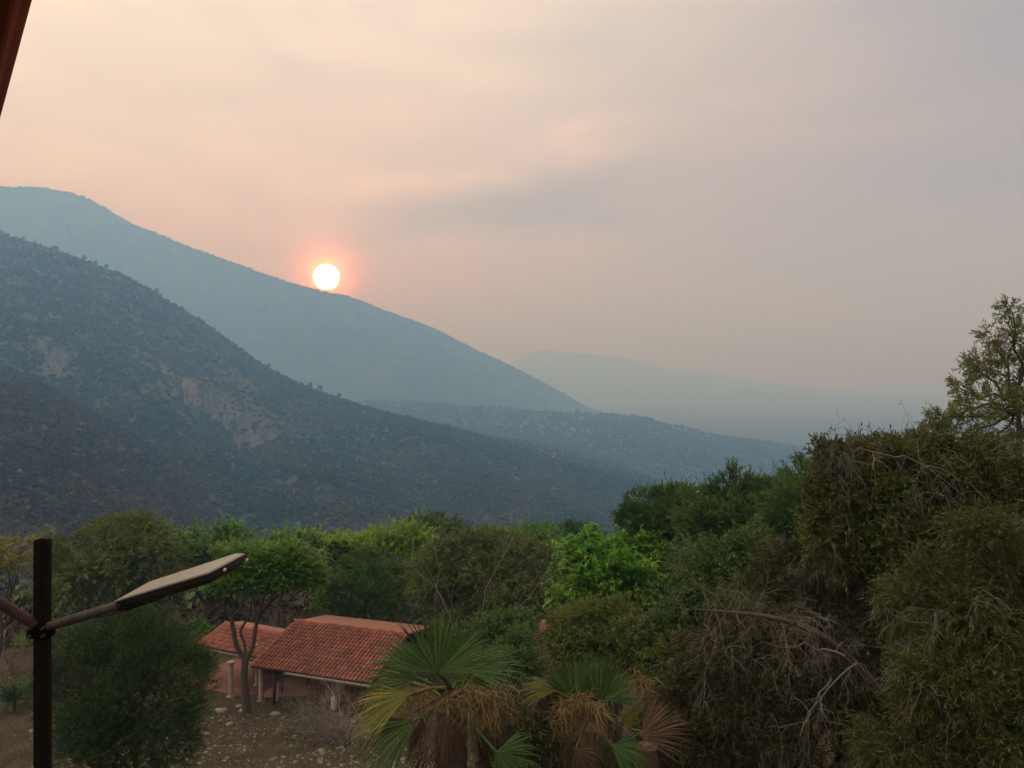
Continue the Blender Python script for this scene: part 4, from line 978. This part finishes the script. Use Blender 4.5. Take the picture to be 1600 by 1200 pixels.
T('spreading_tree', 'small green tree between the palm fan and the terracotta hut', 'tree', gbase(800, 30), [B(800, 985, 30, 40, 26), B(775, 1010, 29, 40, 30), B(815, 1025, 28, 30, 30), B(790, 1055, 27, 50, 34)], 'drape', 'dull', 17, 4000, 0.12, scale=0.9)
# the big dusky trees close on the right
T('drooping_tree', 'tall airy tree at the far right edge with thin see-through foliage', 'tree', gbase(1600, 13.5), [B(1582, 485, 13.5, 22, 14), B(1560, 520, 13.5, 26, 14), B(1600, 530, 13.5, 30, 22), B(1530, 575, 13.4, 30, 16), B(1575, 580, 13.5, 40, 26), B(1505, 600, 13.3, 18, 14), B(1545, 630, 13.3, 46, 24), B(1605, 640, 13.5, 26, 30), B(1510, 655, 13.2, 40, 18), B(1555, 700, 13.3, 50, 20), B(1475, 650, 13.2, 22, 10), B(1455, 680, 13.1, 30, 14), B(1500, 690, 13.2, 40, 22), B(1640, 600, 13.6, 40, 60), B(1640, 720, 13.5, 60, 60)],
  'leafy', 'airy', 18, 3000, 0.045, scale=0.38, updir=0.3, twig_w=0.006, sub=9, bare=8, bare_len=0.6, baremat=bark_brown, trunk_top=at(1592, 640, 13.5))
T('drooping_tree', 'broad brownish tree with an uneven sunlit top right of the dark evergreens', 'tree', gbase(1430, 12), [B(1325, 712, 12.4, 26, 14), B(1385, 706, 12.3, 40, 18), B(1450, 705, 12.3, 40, 20), B(1340, 750, 12.2, 60, 46), B(1420, 750, 12, 70, 46), B(1500, 740, 12.2, 60, 50), B(1330, 840, 12, 70, 60), B(1430, 840, 11.6, 80, 60), B(1520, 850, 11.8, 70, 60), B(1590, 800, 12.4, 50, 70)],
  'leafy', 'brown', 19, 12500, 0.13, scale=0.50, updir=0.15, twig_w=0.006, sub=10, bare=60, bare_len=0.7)
T('drooping_tree', 'dense drooping green-brown tree filling the right edge below', 'tree', gbase(1560, 9.5), [B(1560, 880, 9.6, 70, 70), B(1620, 960, 9.4, 80, 90), B(1530, 980, 9.3, 80, 70), B(1460, 940, 9.8, 60, 60), B(1580, 1080, 9.1, 90, 80), B(1490, 1080, 9.3, 80, 80), B(1560, 1180, 9.0, 100, 70), B(1440, 1170, 9.3, 80, 70)],
  'drape', 'brown', 20, 12500, 0.12, scale=0.48, updir=0.1, twig_w=0.005, sub=8, bare=46, bare_len=0.6)
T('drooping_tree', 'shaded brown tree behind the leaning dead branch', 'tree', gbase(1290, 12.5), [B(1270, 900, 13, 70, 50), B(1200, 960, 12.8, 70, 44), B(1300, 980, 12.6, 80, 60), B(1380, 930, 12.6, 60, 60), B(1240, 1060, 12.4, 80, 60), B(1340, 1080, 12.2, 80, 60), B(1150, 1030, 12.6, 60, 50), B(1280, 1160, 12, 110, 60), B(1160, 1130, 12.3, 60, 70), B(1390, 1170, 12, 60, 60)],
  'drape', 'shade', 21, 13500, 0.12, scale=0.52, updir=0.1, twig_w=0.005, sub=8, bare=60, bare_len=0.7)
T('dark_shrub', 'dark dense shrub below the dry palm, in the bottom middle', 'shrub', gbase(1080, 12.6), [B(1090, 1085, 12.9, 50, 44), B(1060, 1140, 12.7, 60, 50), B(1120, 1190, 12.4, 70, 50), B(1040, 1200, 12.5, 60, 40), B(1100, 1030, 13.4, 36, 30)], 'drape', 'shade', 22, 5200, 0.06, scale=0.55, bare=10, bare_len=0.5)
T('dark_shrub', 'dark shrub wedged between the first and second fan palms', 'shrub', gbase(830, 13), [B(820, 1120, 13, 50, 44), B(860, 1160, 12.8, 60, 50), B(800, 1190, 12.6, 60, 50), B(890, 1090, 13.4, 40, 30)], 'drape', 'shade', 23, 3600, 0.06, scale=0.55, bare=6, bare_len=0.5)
# dense round bush under the lamp
T('round_bush', 'big dense round dark green bush under the solar lamp', 'bush', gbase(205, 18), [B(205, 1065, 18, 105, 92, 1.45), B(150, 1090, 17.8, 70, 80, 1.2), B(255, 1080, 17.8, 66, 85, 1.2), B(205, 1130, 17.6, 95, 80, 1.3), B(190, 1000, 18, 62, 40, 1.0), B(240, 1010, 18, 50, 40, 1.0), B(120, 1050, 18, 46, 60, 1.0), B(295, 1065, 18.2, 30, 50, 0.8), B(200, 1185, 17.5, 80, 50, 1.2), B(130, 1165, 17.6, 40, 50, 1.0), B(260, 1160, 17.6, 46, 40, 1.0)], 'needle', 'bush', 24, 12500, 0.10, scale=0.62, updir=0.7, sub=3, shell=0.6, leads=0.0)
# tree in front of the porch: forked trunk under a flat layered crown
rg = np.random.default_rng(77); pt = empty('porch_tree', gbase(385, 44), 'forked dark-trunked tree with a flat green crown standing before the porch roof', 'tree')
tb = gbase(385, 44); wd_ = MB(); f0 = at(383, 1030, 43.8)
wd_.tube([tb - [0, 0, .4], tb + [0.02, 0, 0.5], at(381, 1060, 43.8), f0], [0.30, 0.24, 0.20, 0.19], 10)
def limb(pts, r0, r1, n=7):
    wd_.tube(curve_smooth([at(*p) for p in pts]), np.linspace(r0, r1, (len(pts) - 1) * 4 + 1), n)
def curve_smooth(P, k=4):
    P = np.array(P); out_ = []
    for i in range(len(P) - 1):
        p0 = P[max(i - 1, 0)]; p1 = P[i]; p2 = P[i + 1]; p3 = P[min(i + 2, len(P) - 1)]
        for t in np.arange(k) / k:
            out_.append(0.5 * (2 * p1 + (p2 - p0) * t + (2 * p0 - 5 * p1 + 4 * p2 - p3) * t ** 2 + (3 * p1 - p0 - 3 * p2 + p3) * t ** 3))
    out_.append(P[-1]); return np.array(out_)
limb([(383, 1030, 43.8), (370, 1010, 43.7), (363, 975, 43.6), (360, 960, 43.6)], 0.15, 0.11)
limb([(360, 962, 43.6), (350, 950, 43.4), (340, 938, 43.2)], 0.09, 0.05)
limb([(361, 962, 43.6), (366, 945, 43.9), (360, 930, 44.2)], 0.08, 0.05)
limb([(362, 964, 43.6), (375, 952, 43.4), (382, 936, 43.3)], 0.08, 0.05)
limb([(384, 1032, 43.8), (395, 1010, 43.9), (399, 985, 44), (402, 968, 44)], 0.14, 0.10)
limb([(384, 1030, 43.8), (382, 1005, 44.2), (376, 985, 44.4), (390, 962, 44.5), (393, 940, 44.6)], 0.10, 0.06)
limb([(402, 969, 44), (415, 950, 44), (430, 935, 44.2), (450, 920, 44.3)], 0.10, 0.05)
limb([(402, 969, 44), (410, 942, 43.6), (417, 920, 43.4), (425, 900, 43.4)], 0.09, 0.04)
limb([(415, 951, 44), (440, 945, 43.5), (462, 930, 43.3), (480, 915, 43.3)], 0.06, 0.03)
limb([(402, 969, 44), (398, 945, 44.4), (392, 915, 44.8), (385, 885, 45)], 0.08, 0.04)
wd_.build('trunk', bark, pt, True)
lv = MB(); s = ST['tiered']
for (x, y, d, rx, ry, m) in ((345, 918, 43.2, 22, 9, 260), (375, 912, 43.5, 30, 10, 340), (360, 905, 43.9, 28, 8, 240), (395, 918, 43.5, 22, 8, 200), (440, 905, 43.6, 40, 14, 480), (478, 900, 43.6, 28, 14, 340), (430, 880, 44.2, 46, 13, 480),
                             (465, 880, 44, 34, 12, 340), (400, 865, 44.8, 44, 12, 400), (450, 862, 44.6, 32, 9, 240), (375, 880, 44.5, 30, 9, 220), (490, 912, 43.4, 14, 8, 120), (415, 898, 44, 40, 9, 260), (360, 858, 45, 26, 8, 120)):
    c = at(x, y, d); a_ = rx / F * d; b_ = ry / F * d
    uu = rand_unit(rg, m); p = c + uu * np.array([a_, a_ * 0.9, b_]) * (rg.random((m, 1)) ** 0.4)
    dd = unit(uu * [1, 1, 0.3] + [0, 0, 0.25] + rg.normal(size=(m, 3)) * 0.2)
    sprays(lv, None, p, dd, 0.5 * rg.uniform(0.6, 1.2, m), 9, 0.20, 0.09, 0.08, 1.1, rg, 0, np.clip(rg.random() * 0.4 + rg.random(m) * 0.5, 0, 1), 0.7)
lv.build('crown', LM['umbrella'], pt)

# leaning dead branch with bare twigs, right foreground
db = empty('dead_branch', at(1372, 1078, 11.2), 'thick leaning dead branch with pale bare twigs in the right foreground', 'branch')
mb = MB(); rg = np.random.default_rng(9)
main = curve_smooth([at(1400, 1110, 11.4), at(1345, 1048, 11.2), at(1290, 998, 11.0), at(1245, 975, 10.9), at(1195, 963, 10.8), at(1150, 957, 10.8), at(1085, 952, 10.8)])
mb.tube(main, np.linspace(0.075, 0.008, len(main)), 8); mb.build('limb', bark, db, True)
mb = MB()
for k in range(38):
    i = rg.integers(3, len(main)); dd = unit(np.array([rg.normal() * 0.7 - 0.3, rg.normal() * 0.4 - 0.1, rg.normal() * 0.8]))
    bare_twigs(mb, main[i], dd, rg.uniform(0.3, 0.75), 0.0045, 2, rg, 0.4, kids=4)
for a_, b_ in (((1225, 1012, 10.9), (1320, 1025, 10.8)), ((1260, 1130, 10.9), (1340, 1035, 11.0)), ((1375, 1065, 11.0), (1420, 1020, 10.9)), ((1340, 700, 11.3), (1500, 770, 11.5)), ((1250, 1150, 11), (1300, 1060, 11)),
                ((1500, 945, 10.2), (1550, 935, 10.2)), ((1460, 735, 11.4), (1560, 800, 11.6))):
    P = curve_pts(at(*b_), at(*a_), rg, 7, 0.06, 0.08); mb.tube(P, np.linspace(0.018, 0.006, 7), 5, cap=False)
    for k in range(7): bare_twigs(mb, P[rg.integers(1, 7)], unit(rg.normal(size=3) + [-0.3, 0, -0.2]), rg.uniform(0.3, 0.6), 0.007, 1, rg, 0.7, kids=3)
mb.build('twigs', bark_pale, db)['kind'] = 'stuff'

bark_limb = plain_mat('pale_grey_limbs', (0.22, 0.195, 0.17), (0.14, 0.12, 0.105), 6, 0.9, 0.3, 0.01)
# bare grey shrubs and dry scrub
def bare_shrub(label, base, h, seed, mat=bark_brown, n=9, name='bare_shrub', kids=4, lv=3):
    rg = np.random.default_rng(seed); root = empty(name, base, label, 'shrub'); mb = MB()
    for k in range(n):
        bare_twigs(mb, base + [rg.normal() * 0.12, rg.normal() * 0.12, -0.05], unit(np.array([rg.normal() * 0.55, rg.normal() * 0.4, 1.0])), h * rg.uniform(0.5, 0.75), 0.03, lv, rg, -0.12, kids=kids, ang=0.6)
    mb.build('branches', mat, root); return root
bare_shrub('leafless grey-brown bush in front of the tiled roof eave', gbase(540, 38), 3.3, 50, bark_limb, 18)
bare_shrub('smaller leafless bush just left of the yellowing palm frond', gbase(495, 40), 2.3, 51, bark_pale, 14)
bare_shrub('bare pale sapling growing through the olive tree above the palm', gbase(757, 46), 14.0, 52, bark_limb, 4, 'bare_tree', 4, 3)
for i, (px, d, h, lab) in enumerate([(250, 55, 3.4, 'dry leafless bush left of the porch roof'), (285, 58, 3.6, 'dry brown bush behind the left corner of the porch roof'), (455, 60, 3.6, 'brown leafless bush between the porch tree and the pointed tree'),
        (20, 52, 3.2, 'brown leafless bush at the left edge behind the post'), (105, 54, 3.0, 'dry bush below the left lamp arm behind the round bush'), (500, 60, 3.4, 'brown leafless bush touching the left side of the pointed tree'), (410, 62, 3.8, 'brown leafless bush behind the porch tree fork')]):
    bare_shrub(lab, gbase(px, d), h, 60 + i, bark_brown, 8)
T('low_shrub', 'low green shrub at the left corner of the porch', 'shrub', gbase(312, 47), [B(312, 1040, 47, 10, 20), B(305, 1060, 47, 10, 16)], 'leafy', 'olive', 70, 260, 0.04, scale=0.8)
T('low_shrub', 'grey-green shrubby clump behind the porch roof on the left', 'shrub', gbase(318, 60), [B(315, 985, 60, 14, 12), B(300, 995, 59, 18, 14)], 'leafy', 'umbrella', 71, 500, 0.05, scale=1.2)
# spiky yucca rosettes at the left
def yucca(label, base, r, seed, mat, n=60):
    rg = np.random.default_rng(seed); root = empty('yucca', base, label, 'plant'); mb = MB()
    d = unit(rg.normal(size=(n, 3)) * [1, 1, 0.5] + [0, 0, 0.55]); st_ = np.broadcast_to(np.asarray(base) + [0, 0, r * 0.55], (n, 3))
    leaf_quads(mb, st_ + d * 0.05, d, r, 0.07 * r, rg, rg.random(n)); mb.build('leaves', mat, root)
    tr_ = MB(); tr_.tube([np.asarray(base) - [0, 0, .2], np.asarray(base) + [0, 0, r * 0.6]], 0.09, 8); tr_.build('stem', bark, root)
yucca('blue-green spiky yucca at the left edge just above the stony ground', gbase(22, 44), 1.3, 1, LM['bush'], 120)
yucca('spiky yucca nearer the lamp post, left of it', gbase(44, 46), 1.1, 2, LM['umbrella'], 100)
yucca('small spiky plant farther up behind the post on the left', gbase(40, 60), 1.2, 3, LM['umbrella'], 90)

# dry grass, weeds and stones on the slope
rg = np.random.default_rng(12)
def scatter_pts(n, x0, x1, y0, y1):
    x = rg.uniform(x0, x1, n); y = rg.uniform(y0, y1, n); z = ground_z(x, y); return np.stack([x, y, z], -1)
P = scatter_pts(20000, -40, 14, 24, 60)
keep = (fbm(P[:, 0], P[:, 1], 5, 3) > -0.25) & ~((np.abs(P[:, 0] + 13) < 7.5) & (np.abs(P[:, 1] - 48.5) < 3.5)); P = P[keep]
mb = MB(); d = unit(rg.normal(size=(len(P) * 3, 3)) * [0.6, 0.6, 0.2] + [0, 0, 1]); P3 = np.repeat(P, 3, 0) + rg.normal(size=(len(P) * 3, 3)) * [0.06, 0.06, 0.0]
leaf_quads(mb, P3, d, rg.uniform(0.12, 0.42, len(P3)), 0.018, rg, rg.random(len(P3)))
gm = leaf_mat('dry_grass', (0.052, 0.034, 0.019), (0.09, 0.062, 0.034), (0.14, 0.10, 0.058), 0.2, 0.8, scale=0.4, old=(0.05, 0.07, 0.02), old_at=0.86)
g_ = mb.build('dry_grass', gm); tag(g_, 'sparse dry brown grass and weeds on the stony slope', 'grass', kind='stuff')
P = scatter_pts(1300, -40, 14, 24, 60); mb = MB()
for p in P:
    if fbm(p[0:1], p[1:2], 7, 3)[0] < 0.0 or (abs(p[0] + 13) < 7.5 and abs(p[1] - 48.5) < 3.5): continue
    m = 9; uu = rand_unit(rg, m); uu[:, 2] = abs(uu[:, 2]); r = rg.uniform(0.1, 0.32)
    sprays(mb, None, p + uu * r * 0.4, uu, np.full(m, r), 7, 0.09, 0.035, 0.1, 0.9, rg)
w_ = mb.build('weeds', LM['olive']); tag(w_, 'low green and brown weeds among the stones', 'weeds', kind='stuff')
P = np.concatenate([scatter_pts(2600, -40, 12, 24, 58), scatter_pts(3400, -24, 6, 25, 44)]); mb = MB(); sph = MB(); uv_sphere(sph, (0, 0, 0), 1.0, 5, 3); SV, SQ = sph.v[0], sph.q[0]
for p in P:
    dens = fbm(p[0:1], p[1:2], 6, 3)[0]
    if dens < -0.1: continue
    s_ = rg.lognormal(-3.1, 0.55); s_ = min(s_, 0.2)
    V = SV * (1 + rg.normal(size=SV.shape) * 0.15) * s_ * [1.2, 0.9, 0.6]; a_ = rg.random() * 6.28; ca, sa = math.cos(a_), math.sin(a_)
    V = V @ np.array([[ca, sa, 0], [-sa, ca, 0], [0, 0, 1]])
    mb.add(V + p + [0, 0, s_ * 0.12], SQ, rg.random())
st_ = mb.build('stones', rock_m); tag(st_, 'pale limestone rubble strewn over the slope', 'stones', kind='stuff')

# ------------------------------------------------------------------ woods on the hills (uncountable)
CLIFFS = [(345, 612, 700, 60, 34), (400, 665, 660, 34, 32), (75, 565, 720, 34, 34), (255, 612, 690, 40, 14)]
field = patch('field', [at(px, py, d) for px, py, d in ((1068, 752, 2025), (1110, 753, 2025), (1112, 762, 1875), (1062, 765, 1830))], 2.5, field_m)
clear = patch('field', [at(px, py, d) for px, py, d in ((1015, 742, 2250), (1090, 745, 2220), (1060, 750, 2100), (1010, 748, 2100))], 2.5, field_m)
def clump_variant(seed, kind):
    rg = np.random.default_rng(seed); mb = MB()
    n = 70 if kind != 'bare' else 46
    u_ = rand_unit(rg, n); u_[:, 2] = u_[:, 2] * 0.8 + 0.15
    p = u_ * rg.uniform(0.55, 1.0, (n, 1)) * np.array([1, 1, 0.75]) + [0, 0, 0.75]
    if kind == 'bare':
        d = unit(u_ + [0, 0, 0.8]); leaf_quads(mb, p - d * 0.6, d, 1.1, 0.09, rg, rg.random(n))
    else:
        d = rand_unit(rg, n); leaf_quads(mb, p - d * 0.3, d, rg.uniform(0.5, 0.8, n), rg.uniform(0.35, 0.55, n), rg, rg.random(n))
    return np.concatenate(mb.v), np.concatenate(mb.q), np.concatenate(mb.t)
VARS = [clump_variant(1, 'leaf'), clump_variant(2, 'leaf'), clump_variant(3, 'bare'), clump_variant(4, 'leaf')]
def woods(name, label, pts, scale, mat, seed, probs):
    """one object holding the clump shapes and the places; geometry nodes set a clump on every place"""
    rg = np.random.default_rng(seed); n = len(pts)
    V, Q, T_, off = [], [], [], 0; cl = []
    for k, (v, q, t) in enumerate(VARS):
        V.append(v); Q.append(q + off); T_.append(t); off += len(v); cl.append(np.full(len(v), k))
    which = rg.choice(4, n, p=probs)
    V.append(pts); cl.append(which + 10)
    V = np.concatenate(V); Q = np.concatenate(Q); T_ = np.concatenate(T_); cl = np.concatenate(cl).astype(np.int32)
    me = bpy.data.meshes.new(name); me.vertices.add(len(V)); me.vertices.foreach_set('co', V.astype(np.float32).ravel())
    me.loops.add(len(Q) * 4); me.loops.foreach_set('vertex_index', Q.astype(np.int32).ravel())
    me.polygons.add(len(Q)); me.polygons.foreach_set('loop_start', np.arange(0, len(Q) * 4, 4, dtype=np.int32)); me.polygons.foreach_set('loop_total', np.full(len(Q), 4, dtype=np.int32))
    me.attributes.new('tint', 'FLOAT', 'FACE').data.foreach_set('value', T_.astype(np.float32))
    me.attributes.new('part', 'INT', 'POINT').data.foreach_set('value', cl)
    sc = np.ones(len(V), np.float32); sc[-n:] = scale * rg.lognormal(0, 0.28, n); me.attributes.new('size', 'FLOAT', 'POINT').data.foreach_set('value', sc)
    me.update(calc_edges=True); me.materials.append(mat)
    o = bpy.data.objects.new(name, me); COL.objects.link(o)
    g = bpy.data.node_groups.new(name, 'GeometryNodeTree')
    g.interface.new_socket('Geometry', in_out='INPUT', socket_type='NodeSocketGeometry'); g.interface.new_socket('Geometry', in_out='OUTPUT', socket_type='NodeSocketGeometry')
    N = g.nodes; Lk = g.links.new; gi = N.new('NodeGroupInput'); go = N.new('NodeGroupOutput'); jn = N.new('GeometryNodeJoinGeometry')
    def named(nm, ty):
        a = N.new('GeometryNodeInputNamedAttribute'); a.data_type = ty; a.inputs[0].default_value = nm; return a.outputs[0]
    part = named('part', 'INT'); size = named('size', 'FLOAT')
    def sel(val):
        c = N.new('FunctionNodeCompare'); c.data_type = 'INT'; c.operation = 'EQUAL'; Lk(part, c.inputs[2]); c.inputs[3].default_value = val
        s_ = N.new('GeometryNodeSeparateGeometry'); s_.domain = 'POINT'; Lk(gi.outputs[0], s_.inputs[0]); Lk(c.outputs[0], s_.inputs[1]); return s_.outputs[0]
    for k in range(4):
        ip = N.new('GeometryNodeInstanceOnPoints'); Lk(sel(10 + k), ip.inputs['Points']); Lk(sel(k), ip.inputs['Instance'])
        rv = N.new('FunctionNodeRandomValue'); rv.data_type = 'FLOAT_VECTOR'; rv.inputs[0].default_value = (0, 0, 0); rv.inputs[1].default_value = (0.25, 0.25, 6.28)
        Lk(rv.outputs[0], ip.inputs['Rotation'])
        cb = N.new('ShaderNodeCombineXYZ'); 
        for i_ in range(3): Lk(size, cb.inputs[i_])
        Lk(cb.outputs[0], ip.inputs['Scale']); Lk(ip.outputs[0], jn.inputs[0])
    Lk(jn.outputs[0], go.inputs[0])
    md = o.modifiers.new('scatter', 'NODES'); md.node_group = g
    return tag(o, label, 'woods', kind='stuff')
def woods_mat(name, cols, s1, s2):
    m, nt, b = new_mat(name)
    oi = nt.nodes.new('ShaderNodeObjectInfo'); r = nt.nodes.new('ShaderNodeValToRGB'); nt.links.new(oi.outputs['Random'], r.inputs[0])
    r.color_ramp.interpolation = 'CONSTANT'
    el = r.color_ramp.elements
    for i, (p_, c) in enumerate(cols):
        e = el[i] if i < 2 else el.new(p_)
        e.position = p_; e.color = (*c, 1)
    a = noise(nt, s1, 4, 0.6); c = mixc(nt, rng_node(nt, a, 0.42, 0.58), (0.8, 1.0, 1.0), (1.4, 1.25, 1.15))
    cc = mixc(nt, 1.0, r.outputs[0], c, 'MULTIPLY'); t = rng_node(nt, tint_out(nt), 0, 1, 0.85, 1.15)
    v = nt.nodes.new('ShaderNodeVectorMath'); v.operation = 'SCALE'; nt.links.new(cc, v.inputs[0]); nt.links.new(t, v.inputs[3])
    nt.links.new(v.outputs[0], b.inputs['Base Color']); b.inputs['Roughness'].default_value = 0.8; b.inputs['Specular IOR Level'].default_value = 0.1
    return m
wm1 = woods_mat('hill_scrub', [(0, (0.038, 0.056, 0.026)), (0.25, (0.048, 0.062, 0.031)), (0.45, (0.058, 0.062, 0.038)), (0.62, (0.042, 0.064, 0.028)), (0.78, (0.052, 0.060, 0.034)), (0.90, (0.055, 0.080, 0.027)), (0.975, (0.080, 0.11, 0.03))], 0.012, 0.05)
wm2 = woods_mat('spur_scrub', [(0, (0.045, 0.040, 0.022)), (0.25, (0.070, 0.056, 0.038)), (0.45, (0.060, 0.050, 0.032)), (0.62, (0.045, 0.054, 0.024)), (0.78, (0.084, 0.062, 0.042)), (0.93, (0.060, 0.090, 0.025)), (0.975, (0.12, 0.15, 0.03))], 0.02, 0.05)
wm3 = woods_mat('far_woods', [(0, (0.024, 0.032, 0.020)), (0.3, (0.035, 0.040, 0.025)), (0.6, (0.045, 0.045, 0.030)), (0.85, (0.030, 0.045, 0.022))], 0.004, 0.05)
wm4 = woods_mat('valley_scrub', [(0, (0.040, 0.044, 0.022)), (0.25, (0.060, 0.050, 0.032)), (0.45, (0.075, 0.058, 0.040)), (0.62, (0.045, 0.056, 0.022)), (0.78, (0.060, 0.080, 0.026))], 0.03, 0.05)
rw = np.random.default_rng(31)
pts = s_near(48000, rw, -300, 1250, 0.03, 1.0)
keep = np.ones(len(pts), bool)
for (px, py, d, rx, rz) in CLIFFS:
    sx = 800 + F * pts[:, 0] / pts[:, 1]; sy = 600 + F * (CZ - pts[:, 2]) / pts[:, 1]
    keep &= ~((((sx - px) / rx) ** 2 + ((sy - py) / rz) ** 2 < 1) & (rw.random(len(pts)) < 0.62))
pts = np.concatenate([pts[keep], s_near(7000, rw, 600, 1350, 1.0, 1.28)]); woods('woodland', 'scrubby dry woodland covering the near hillside', pts, 2.3, wm1, 1, [0.34, 0.3, 0.2, 0.16])
pts = s_spur(20000, rw, -300, 640, 0.05, 1.0); woods('woodland', 'brownish thorn scrub on the nearest spur at the left', pts, 1.6, wm2, 2, [0.25, 0.2, 0.4, 0.15])
pts = s_mid(16000, rw, 400, 1500, 0.05, 1.0); woods('woodland', 'hazy patchy woods on the low valley slope', pts, 4.2, wm3, 3, [0.4, 0.3, 0.0, 0.3])
pts = s_far(9000, rw, -200, 950, 0.3, 1.01, 0.5); 
pts2 = s_far(2500, rw, -200, 950, 0.985, 1.01); woods('woodland', 'forest fading into haze on the high mountain', np.concatenate([pts, pts2, s_far(60, rw, -40, 140, 0.992, 1.0)]), np.concatenate([np.full(len(pts) + len(pts2), 4.5), np.full(60, 8.5)]), wm3, 4, [0.4, 0.3, 0.0, 0.3])
# woods on the ground between the near trees and the hills
n = 9000; yy = rw.uniform(66, 620, n); xx = rw.uniform(-0.75, 0.5, n) * yy
gz_ = ground_z(xx, yy); woods('woodland', 'scrub woods filling the valley floor behind the tree band', np.stack([xx, yy, gz_], -1), 1.35, wm4, 5, [0.35, 0.3, 0.2, 0.15])

# single trees that stand out on the near ridge line
ridge = [(2, 366, 'leftmost pine at the frame edge on the near ridge', 1.6), (38, 378, 'first of two see-through trees standing up from the near ridge', 1.7), (54, 384, 'second of two see-through trees standing up from the near ridge', 1.4),
         (12, 368, 'round dark tree next to the leftmost ridge pine', 1.3), (90, 396, 'dark bump of a tree right of the two see-through ridge trees', 1.3), (132, 411, 'round dark tree first of three on the ridge', 1.6), (150, 417, 'round dark tree in the middle of the ridge row', 1.5), (166, 423, 'round dark tree last of three on the ridge', 1.6),
         (182, 430, 'small tree after the three round ridge trees', 1.1), (245, 464, 'tall bushy tree halfway down the near ridge', 1.7), (420, 580, 'dark round tree where the ridge steepens above the cliffs', 1.5), (485, 609, 'leafy tree first of the row at the ridge foot', 1.7),
         (500, 613, 'leafy tree second of the row at the ridge foot', 1.9), (530, 625, 'leafy tree last of the row at the ridge foot', 1.5)]
for i, (px, py, lab, sc_) in enumerate(ridge):
    d = float(np.interp(px, [r[0] for r in NR], [r[2] for r in NR])); h = 4.3 * sc_
    hit = s_near(1, np.random.default_rng(1), px, px + 0.01, 0.985, 0.99)[0]
    rg = np.random.default_rng(300 + i); root = empty('ridge_tree', hit, lab, 'tree', 'trees on the near ridge line')
    mb = MB(); mb.tube([hit - [0, 0, 1], hit + [0.1, 0, h * 0.7], hit + [0, 0, h * 1.2]], [0.28, 0.2, 0.1], 6); mb.build('trunk', bark, root)
    n = 150 if i not in (1, 2) else 60; uu = rand_unit(rg, n); mb = MB()
    p = hit + [0, 0, h * 1.15] + uu * np.array([h * 0.62, h * 0.6, h * 0.62]) * rg.uniform(0.5, 1, (n, 1)); leaf_quads(mb, p, rand_unit(rg, n), h * 0.3, h * 0.2, rg, rg.random(n)); mb.build('crown', LM['juniper'], root)
